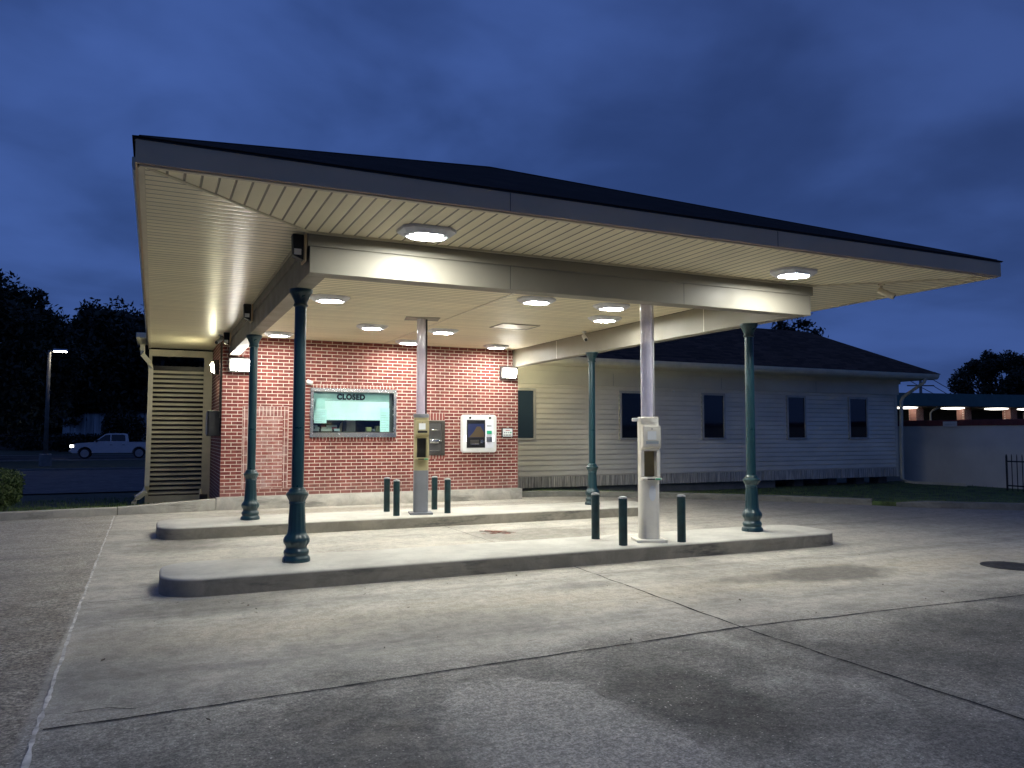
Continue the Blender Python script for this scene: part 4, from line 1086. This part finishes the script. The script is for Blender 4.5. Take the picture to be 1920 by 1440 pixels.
for u in (1737, 1912):
    x = along(u); bm = BM(); tube(bm, [(x + .5, -.9, 3.94), (x + .15, -.5, 3.7), (x + .05, -.4, 3.5), (x + .05, -.4, 0)], .07, 8); obj('downspout', bm, 'gutter', t)
for n_, (u, _) in enumerate(Ul):
    x = along(u); l = thing('pavilion_light', ('glowing round light under the green roof, ' + ('nearest the grey siding building', 'above the pale plate on the wall', 'left of the fence end', 'at the frame edge')[n_]), 'light', (A_.x + math.cos(ang) * x, A_.y + math.sin(ang) * x, 3.54), ang, 'lights under the green roof')
    bm = BM(); lathe(bm, [(-.13, .45), (-.08, .8), (-.02, .8), (0, .6)], 20); obj('diffuser', bm, 'far_led', l)
    bm = BM(); lathe(bm, [(.001, .5), (.02, .5)], 20); obj('mount', bm, 'housing', l)

# utility pole
p = ray(1729) * 75
t = thing('utility_pole', 'dark utility pole with crossarms behind the green roof', 'utility pole', (p.x, p.y, -.4))
bm = BM(); tube(bm, [(0, 0, 0), (0, 0, 7.7)], .14, 10, [.17, .12]); obj('pole', bm, 'wood_pole', t)
d = Vector((math.cos(YAW), -math.sin(YAW), 0))
for z, w in ((7.2, 1.3), (6.6, 1.3)):
    bm = BM(); tube(bm, [d * -w + Vector((0, 0, z)), d * w + Vector((0, 0, z))], .06, 6); obj('crossarm', bm, 'wood_pole', t)
for i, (z, s_) in enumerate(((7.2, 1.2), (7.2, -1.2), (6.6, 1.2))):
    bm = BM(); q = ray(1850) * 70; e = Vector((q.x - p.x, q.y - p.y, 0))
    pts = []
    for j in range(13):
        f_ = j / 12; v = d * s_ + e * f_; v.z = z - 2.9 * f_ - 1.2 * f_ * (1 - f_); pts.append(v)
    tube(bm, pts, .035, 5); obj('wire', bm, 'black', t)

# ------------------------------------------------------------------ trees
def leaf_quad(bm, c, s, rnd):
    n = Vector((rnd.gauss(0, 1), rnd.gauss(0, 1), rnd.gauss(0, 1))).normalized()
    u = n.orthogonal().normalized(); w = n.cross(u); a = rnd.uniform(0, 2 * PI)
    u, w = u * math.cos(a) + w * math.sin(a), w * math.cos(a) - u * math.sin(a)
    bm.faces.new([bm.verts.new(c - u * s), bm.verts.new(c + w * s * .45), bm.verts.new(c + u * s), bm.verts.new(c - w * s * .45)])
def tree(label, loc, H, R, crown_lo, clumps, per, leaf, m, seed, trunk_r=.4, name='tree', flat=1.0, group=None, spread=1.0, core=0):
    rnd = random.Random(seed)
    t = thing(name, label, 'tree', loc, 0, group)
    bm = BM(); tube(bm, [(0, 0, -.3), (.1, 0, H * .2), (-.1, .1, H * .45), (.1, 0, H * .7)], trunk_r, 10, [trunk_r * 1.3, trunk_r, trunk_r * .75, trunk_r * .35])
    tr = obj('trunk', bm, 'bark', t)
    cz = (H + crown_lo) / 2; rz_ = (H - crown_lo) / 2
    cs = []
    for i in range(clumps):
        while True:
            v = Vector((rnd.uniform(-1, 1), rnd.uniform(-1, 1), rnd.uniform(-1, 1)))
            if .25 < v.length < 1: break
        k = v.length ** .35 / max(v.length, .01); v = v * k * rnd.uniform(.72, 1.0)
        cs.append((Vector((v.x * R, v.y * R, cz + v.z * rz_ * .92)), rnd.uniform(.14, .30) * R * spread))
    lm = BM()
    for c, r in cs[::max(1, clumps // 14)]:
        tube(lm, [(0, 0, min(c.z * .55, H * .5)), (c.x * .5, c.y * .5, (c.z + H * .45) / 2), tuple(c)], .1, 6, [trunk_r * .4, trunk_r * .22, trunk_r * .08])
    obj('limbs', lm, 'bark', t)
    bm = BM()
    for c, r in cs:
        for j in range(per):
            v = Vector((rnd.gauss(0, 1), rnd.gauss(0, 1), rnd.gauss(0, 1) * .85 * flat)).normalized() * rnd.random() ** .45
            leaf_quad(bm, c + v * r, leaf * rnd.uniform(.6, 1.35), rnd)
    if core:
        for i in range(core):
            v = Vector((rnd.uniform(-1, 1), rnd.uniform(-1, 1), rnd.uniform(-1, 1)))
            if v.length > .92: v = v.normalized() * .9
            leaf_quad(bm, Vector((v.x * R * .9, v.y * R * .9, cz + v.z * rz_ * .88)), leaf * 2.6, rnd)
    obj('crown', bm, m, t)
    return t
def put(u, d, z=-.45):
    r = ray(u); return (r.x * d, r.y * d, z)
TG = 'big dark trees beyond the road at the left'
tree('huge dark broadleaf tree at the left edge against the evening sky', put(-25, 60), 14.6, 6.2, .8, 150, 300, .21, M['leafA'], 11, .5, group=TG, core=1500)
tree('wide dark tree with low rounded top left of the canopy gutter', put(205, 88), 17.5, 7.4, 1.0, 150, 240, .30, M['leafB'], 5, .5, group=TG, core=1700)
tree('dark tree half hidden behind the canopy, farther right of the road', put(330, 92), 17.0, 7.0, 1.5, 70, 120, .45, M['leafB'], 9, .5, group=TG, core=1200)
tree('low dark tree filling the gap between the two big trees', put(95, 96), 11.0, 6.0, .5, 80, 130, .42, M['leafB'], 21, .4, group=TG, core=1200)
tree('dark rounded tree above the green roof at the right edge', put(1880, 82, -.4), 11.1, 4.9, 1.5, 80, 460, .16, M['leafA'], 31, .4, spread=.8)
tree('smaller dark bush-like tree at the foot of the right tree', put(1950, 78, -.4), 8.6, 4.0, 1.5, 60, 300, .18, M['leafB'], 37, .35, core=200)
# pine seen over the ridge: few flat clumps on bare limbs
def pine(label, loc, parts, seed):
    rnd = random.Random(seed); t = thing('pine_tree', label, 'tree', loc)
    H = 15
    bm = BM(); tube(bm, [(0, 0, -.3), (.1, 0, 6), (0, 0, 11), (.1, 0, H)], .3, 8, [.4, .32, .24, .1]); obj('trunk', bm, 'bark', t)
    lm = BM(); cm = BM()
    for (dx, z, r) in parts:
        c = d * dx + Vector((0, 0, z)) + Vector((0, rnd.uniform(-.6, .6), 0))
        tube(lm, [(0, 0, z - abs(dx) * .55 - .4), tuple(c * .5 + Vector((0, 0, (z - abs(dx) * .45) * .5))), tuple(c)], .06, 6, [.13, .09, .04])
        for j in range(int(330 * r)):
            v = Vector((rnd.gauss(0, .5), rnd.gauss(0, .5), rnd.gauss(0, .32))) * r
            leaf_quad(cm, c + v, .17 * rnd.uniform(.6, 1.3), rnd)
    obj('limbs', lm, 'bark', t); obj('crown', cm, 'leafB', t); return t
pl = put(1466, 70)
pine('sparse pine tree showing over the ridge of the siding building', pl, [(2.9, 11.0, .8), (2.3, 10.2, .7), (2.7, 9.3, .7), (1.4, 11.2, .6), (.2, 11.6, .8), (-.9, 10.9, .7), (-1.7, 10.6, .6), (2.1, 11.9, .7), (1.7, 10.4, .5), (.2, 13.5, 1.2), (-1, 12.8, 1), (1.2, 13.0, 1)], 3)

# hedge at the left
t = thing('hedge', 'clipped green hedge at the left edge behind the kerb', 'hedge', (-3.6, 18.2, .05))
bm = BM(); rnd = random.Random(2)
for i in range(26000):
    # superellipsoid shell
    while True:
        v = Vector((rnd.uniform(-1, 1), rnd.uniform(-1, 1), rnd.uniform(-1, 1)))
        q = abs(v.x) ** 4 + abs(v.y) ** 4 + abs(v.z) ** 4
        if .45 < q < 1: break
    bump_ = 1 + .07 * mnoise.noise((v.x * 5, v.y * 3, v.z * 3)) + .05 * mnoise.noise((v.x * 14, v.y * 9, v.z * 9))
    leaf_quad(bm, Vector((v.x * 1.22 * bump_, v.y * .9 * bump_, .44 + v.z * .42 * bump_)), rnd.uniform(.018, .036), rnd)
obj('foliage', bm, 'hedge', t)
bm = BM()
for i in range(7): tube(bm, [(-1.0 + i * .33, rnd.uniform(-.3, .3), -.1), (-1.0 + i * .33 + rnd.uniform(-.1, .1), 0, .5)], .02, 6)
obj('stems', bm, 'bark', t)
obj('inner_mass', B(-1.0, 1.0, -.7, .7, .06, .72, .2, 3), M['leafB'], t)

# ------------------------------------------------------------------ street lamp left
p = ray(87) * 46
t = thing('street_lamp', 'tall street lamp on a concrete base at the left', 'street lamp', (p.x, p.y, -.42))
bm = BM(); lathe(bm, [(0, .33), (.70, .33), (.74, .29)], 20); obj('base', bm, 'foundation', t, smooth=40)
bm = BM(); tube(bm, [(0, 0, .74), (0, 0, 6.9)], .11, 12, [.13, .085]); obj('pole', bm, 'wood_pole', t)
bm = BM(); tube(bm, [Vector((0, 0, 6.8)), d * .25 + Vector((0, 0, 6.88))], .04, 8); obj('arm', bm, 'wood_pole', t)
bm = BM(); box(bm, .2, .95, -.16, .16, 6.86, 6.98, .04); hd = obj('head', bm, 'housing', t); 
bm = BM(); box(bm, .24, .90, -.13, .13, 6.81, 6.858, .01); obj('lens', bm, 'street_led', hd)

# ------------------------------------------------------------------ pickup truck
def make_truck(label, loc, rz):
    t = thing('pickup_truck', label, 'pickup truck', loc, rz)
    # local: x forward, z up ; length 5.9
    def arch(cx, r, a0=0, a1=PI, n=10): return [(cx + r * math.cos(a0 + (a1 - a0) * i / n), .42 + r * math.sin(a0 + (a1 - a0) * i / n)) for i in range(n + 1)]
    lower = [(-2.95, .62), (-2.95, 1.22), (-.95, 1.26), (1.35, 1.26), (1.45, 1.24), (2.55, 1.16), (2.86, 1.06), (2.95, .88), (2.95, .52), (2.80, .42)]
    lower += [p for p in arch(1.98, .48)] + [(1.45, .42), (-1.25, .42)] + [p for p in arch(-1.75, .48)] + [(-2.3, .50)]
    bm = BM(); prism(bm, [(x, -.98, z) for x, z in lower], (0, 1.96, 0)); bmesh.ops.bevel(bm, geom=[e for e in bm.edges if abs(e.verts[0].co.y - e.verts[1].co.y) < 1e-4], offset=.04, segments=2, affect='EDGES', clamp_overlap=True)
    body = obj('body', bm, 'truck', t, smooth=35)
    # cab greenhouse
    g0 = [(-.98, 1.261), (-.88, 1.88), (-.60, 1.93), (.35, 1.93), (.62, 1.88), (1.40, 1.261)]
    bm = BM(); a = [bm.verts.new((x, -.93 if z < 1.3 else -.74, z)) for x, z in g0]; b = [bm.verts.new((x, .93 if z < 1.3 else .74, z)) for x, z in g0]
    bm.faces.new(a); bm.faces.new(list(reversed(b)))
    for i in range(6): bm.faces.new((a[(i + 1) % 6], a[i], b[i], b[(i + 1) % 6]))
    bmesh.ops.recalc_face_normals(bm, faces=bm.faces); bmesh.ops.bevel(bm, geom=list(bm.edges), offset=.03, segments=2, affect='EDGES')
    cab = obj('cab', bm, 'truck', t, smooth=35)
    for sg in (-1, 1):
        yy = lambda z: sg * (.93 - .19 * (z - 1.261) / .62 + .012)
        bm = BM(); poly(bm, [(x, yy(z), z) for x, z in ((.28, 1.33), (1.22, 1.33), (.60, 1.80), (.28, 1.83))]); obj('window', bm, 'pane', cab)
        bm = BM(); poly(bm, [(x, yy(z), z) for x, z in ((-.78, 1.33), (.20, 1.33), (.20, 1.83), (-.55, 1.83), (-.74, 1.78))]); obj('window', bm, 'pane', cab)
        for x in (.12, -.75):
            bm = BM(); box(bm, x, x + .18, sg * .985 - .012, sg * .985 + .012, 1.02, 1.06, .005); obj('door_handle', bm, 'black', t)
        bm = BM(); box(bm, 1.12, 1.28, sg * 1.03 - .1, sg * 1.03 + .1, 1.27, 1.46, .03); obj('mirror', bm, 'black', t)
        for cx in (1.98, -1.75):
            bm = BM(); lathe(bm, [(-.13, .30), (-.13, .38), (-.10, .40), (.10, .40), (.13, .38), (.13, .30)], 28); bmesh.ops.rotate(bm, cent=(0, 0, 0), matrix=Matrix.Rotation(PI / 2, 3, 'X'), verts=bm.verts)
            w = obj('wheel', bm, 'rubber', t, (cx, sg * .84, .40), smooth=40)
            bm = BM(); lathe(bm, [(-.135, .29), (-.12, .25), (-.11, .10), (-.12, .05), (.12, .05), (.12, .25), (.135, .29)], 24)
            bmesh.ops.rotate(bm, cent=(0, 0, 0), matrix=Matrix.Rotation(PI / 2, 3, 'X'), verts=bm.verts); obj('rim', bm, 'rim', w, smooth=40)
        bm = BM(); box(bm, 2.72, 2.965, sg * .80 - .19, sg * .80 + .19, .86, 1.05, .02); obj('headlight', bm, 'headlamp', t)
        bm = BM(); box(bm, 2.90, 2.975, sg * .72 - .08, sg * .72 + .08, .52, .60, .01); obj('fog_light', bm, 'foglamp', t)
        bm = BM(); box(bm, -2.965, -2.90, sg * .86 - .08, sg * .86 + .08, .80, 1.18, .01); obj('tail_light', bm, 'red', t)
    bm = BM(); box(bm, 2.90, 2.97, -.58, .58, .72, 1.06, .02); obj('grille', bm, 'black', t)
    bm = BM(); box(bm, 2.86, 3.05, -.97, .97, .48, .66, .04); obj('bumper', bm, 'rim', t, smooth=40)
    bm = BM(); box(bm, -2.88, -1.06, -.86, .86, 1.262, 1.275); obj('bed_cover', bm, 'black', t)
    bm = BM(); poly(bm, [(1.33, -.80, 1.33), (1.33, .80, 1.33), (.68, .66, 1.84), (.68, -.66, 1.84)]); bmesh.ops.translate(bm, vec=(.035, 0, .02), verts=bm.verts); obj('windscreen', bm, 'pane', cab)
    return t
xw = ray(162); k_ = 68.2 / xw.y
make_truck('white pickup truck with its headlights on, facing left on the far road', (xw.x * k_ + 1.98, 68.2, prof(68.2) + .035), PI)

# ------------------------------------------------------------------ far left buildings
p0 = ray(118) * 84; p1 = ray(192) * 84
t = thing('pale_shed', 'pale metal clad shed beyond the white pickup', 'building', (p0.x, p0.y, -.46), math.atan2(p1.y - p0.y, p1.x - p0.x))
Ls = math.dist(p0[:2], p1[:2])
bm = BM(); x = 0
while x < Ls + 9: box(bm, x, x + .40, -.03 if int(x * 2.2) % 2 else -.10, .3, .2, 4.15); x += .42
obj('wall', bm, 'farwhite', t)
bm = BM(); prism(bm, [(-.5, -.5, 4.16), (-.5, 3, 4.9), (-.5, 3.2, 4.9), (-.5, 3.2, 4.16)], (Ls + 10.5, 0, 0)); obj('roof', bm, 'dripedge', t)
p0 = ray(-60) * 92
t = thing('dim_house', 'low dim house behind the street lamp at the left edge', 'house', (p0.x, p0.y, -.46), -.25)
obj('wall', B(0, 9.5, 0, 6, 0, 2.7), 'farwall', t)
bm = BM(); prism(bm, [(-.6, -.7, 2.71), (-.6, 3, 4.6), (-.6, 6.7, 2.71)], (10.7, 0, 0)); obj('roof', bm, 'dripedge', t)
for x in (1.5, 6.2):
    w = obj('window', B(x, x + 1.3, -.05, -.002, .9, 2.1), 'win_frame', t); obj('pane', B(x + .08, x + 1.22, -.06, -.051, .98, 2.02), 'pane', w)
obj('door', B(4.2, 5.1, -.05, -.002, 0, 2.1), 'farwall', t)
def bush(label, loc, r, h, seed):
    rnd = random.Random(seed); t = thing('bush', label, 'bush', loc, 0, 'dark bushes along the far road')
    bm = BM()
    for i in range(1500):
        v = Vector((rnd.gauss(0, 1), rnd.gauss(0, 1), rnd.gauss(0, 1))).normalized() * rnd.uniform(.5, 1.05)
        leaf_quad(bm, Vector((v.x * r, v.y * r * .7, h / 2 + v.z * h / 2)), rnd.uniform(.12, .26), rnd)
    obj('foliage', bm, 'leafB', t)
    bm = BM(); tube(bm, [(0, 0, -.2), (0, 0, h * .6)], .1, 6); obj('stem', bm, 'bark', t)
    return t
for i, (u, dd, r, h, l) in enumerate([(212, 82, 1.2, 4.4, 'dark bush over the pickup cab in front of the pale shed'), (248, 82, 1.3, 4.3, 'dark bush above the pickup bed beside the gutter pipe'),
                                     (128, 82, 2.4, 1.9, 'low dark bush ahead of the pickup headlight'), (170, 82, 2.4, 1.8, 'low dark bush behind the pickup bonnet'), (60, 88, 3.2, 1.9, 'low dark bush left of the street lamp base')]):
    bush(l, put(u, dd), r, h, 50 + i)

# ------------------------------------------------------------------ world: dusk sky
w = bpy.data.worlds.new('World'); S.world = w; w.use_nodes = True
nt = w.node_tree; k = N(nt); bg = nt.nodes['Background']
v = k.n('ShaderNodeTexCoord').outputs['Generated']
s = k.sep(v)
z = k.math('MAXIMUM', s[2], .02)
# cloud layer: project the direction onto a high flat sheet
den = k.math('ADD', z, .22)
cp = k.comb(k.math('DIVIDE', s[0], den), k.math('DIVIDE', s[1], den), 0)
n1 = k.noise(cp, .9, 5, .52, .5); n2 = k.noise(cp, 2.6, 5, .5, .3)
cl = k.math('ADD', k.math('MULTIPLY', n1, .72), k.math('MULTIPLY', n2, .28))
f = k.ramp(cl, .36, .63)
sky = k.n('ShaderNodeTexSky', sky_type='NISHITA'); sky.sun_disc = False; sky.sun_elevation = math.radians(.5); sky.sun_rotation = math.radians(200); sky.air_density = 1.2; sky.ozone_density = 6
blue = k.mix(f, (.0160, .036, .125), (.048, .098, .31))
# brighter low band, darker to the right and high up
low = k.ramp(s[2], .55, .08, 0, 1)
blue = k.mix(k.math('MULTIPLY', low, .30), blue, (.044, .092, .265))
side = k.ramp(k.math('ADD', k.math('MULTIPLY', s[0], .75), k.math('MULTIPLY', s[2], .6)), .35, 1.0, 0, .45)
blue = k.mix(side, blue, (.022, .038, .115))
blue = k.mix(k.ramp(s[2], .5, 1.0, 0, .5), blue, (.020, .037, .115))
addn = k.n('ShaderNodeMix', data_type='RGBA', blend_type='ADD'); addn.inputs[0].default_value = .010
k.link(blue, addn.inputs[6]); k.link(sky.outputs[0], addn.inputs[7])
k.link(addn.outputs[2], bg.inputs[0]); bg.inputs[1].default_value = 1.15
sl_ = bpy.data.lights.new('sun', 'SUN'); sl_.energy = .02; sl_.angle = math.radians(30); sl_.color = (.75, .83, 1)
so = bpy.data.objects.new('sun', sl_); COL.objects.link(so); so.rotation_euler = (math.radians(60), 0, math.radians(200))

S.view_settings.view_transform = 'Standard'; S.view_settings.look = 'None'; S.view_settings.exposure = 0
S.render.engine = 'CYCLES'
S.cycles.use_denoising = True
S.cycles.adaptive_threshold = .02
S.cycles.max_bounces = 8; S.cycles.diffuse_bounces = 4; S.cycles.transparent_max_bounces = 12
S.cycles.sample_clamp_indirect = 8
S.cycles.caustics_reflective = False; S.cycles.caustics_refractive = False
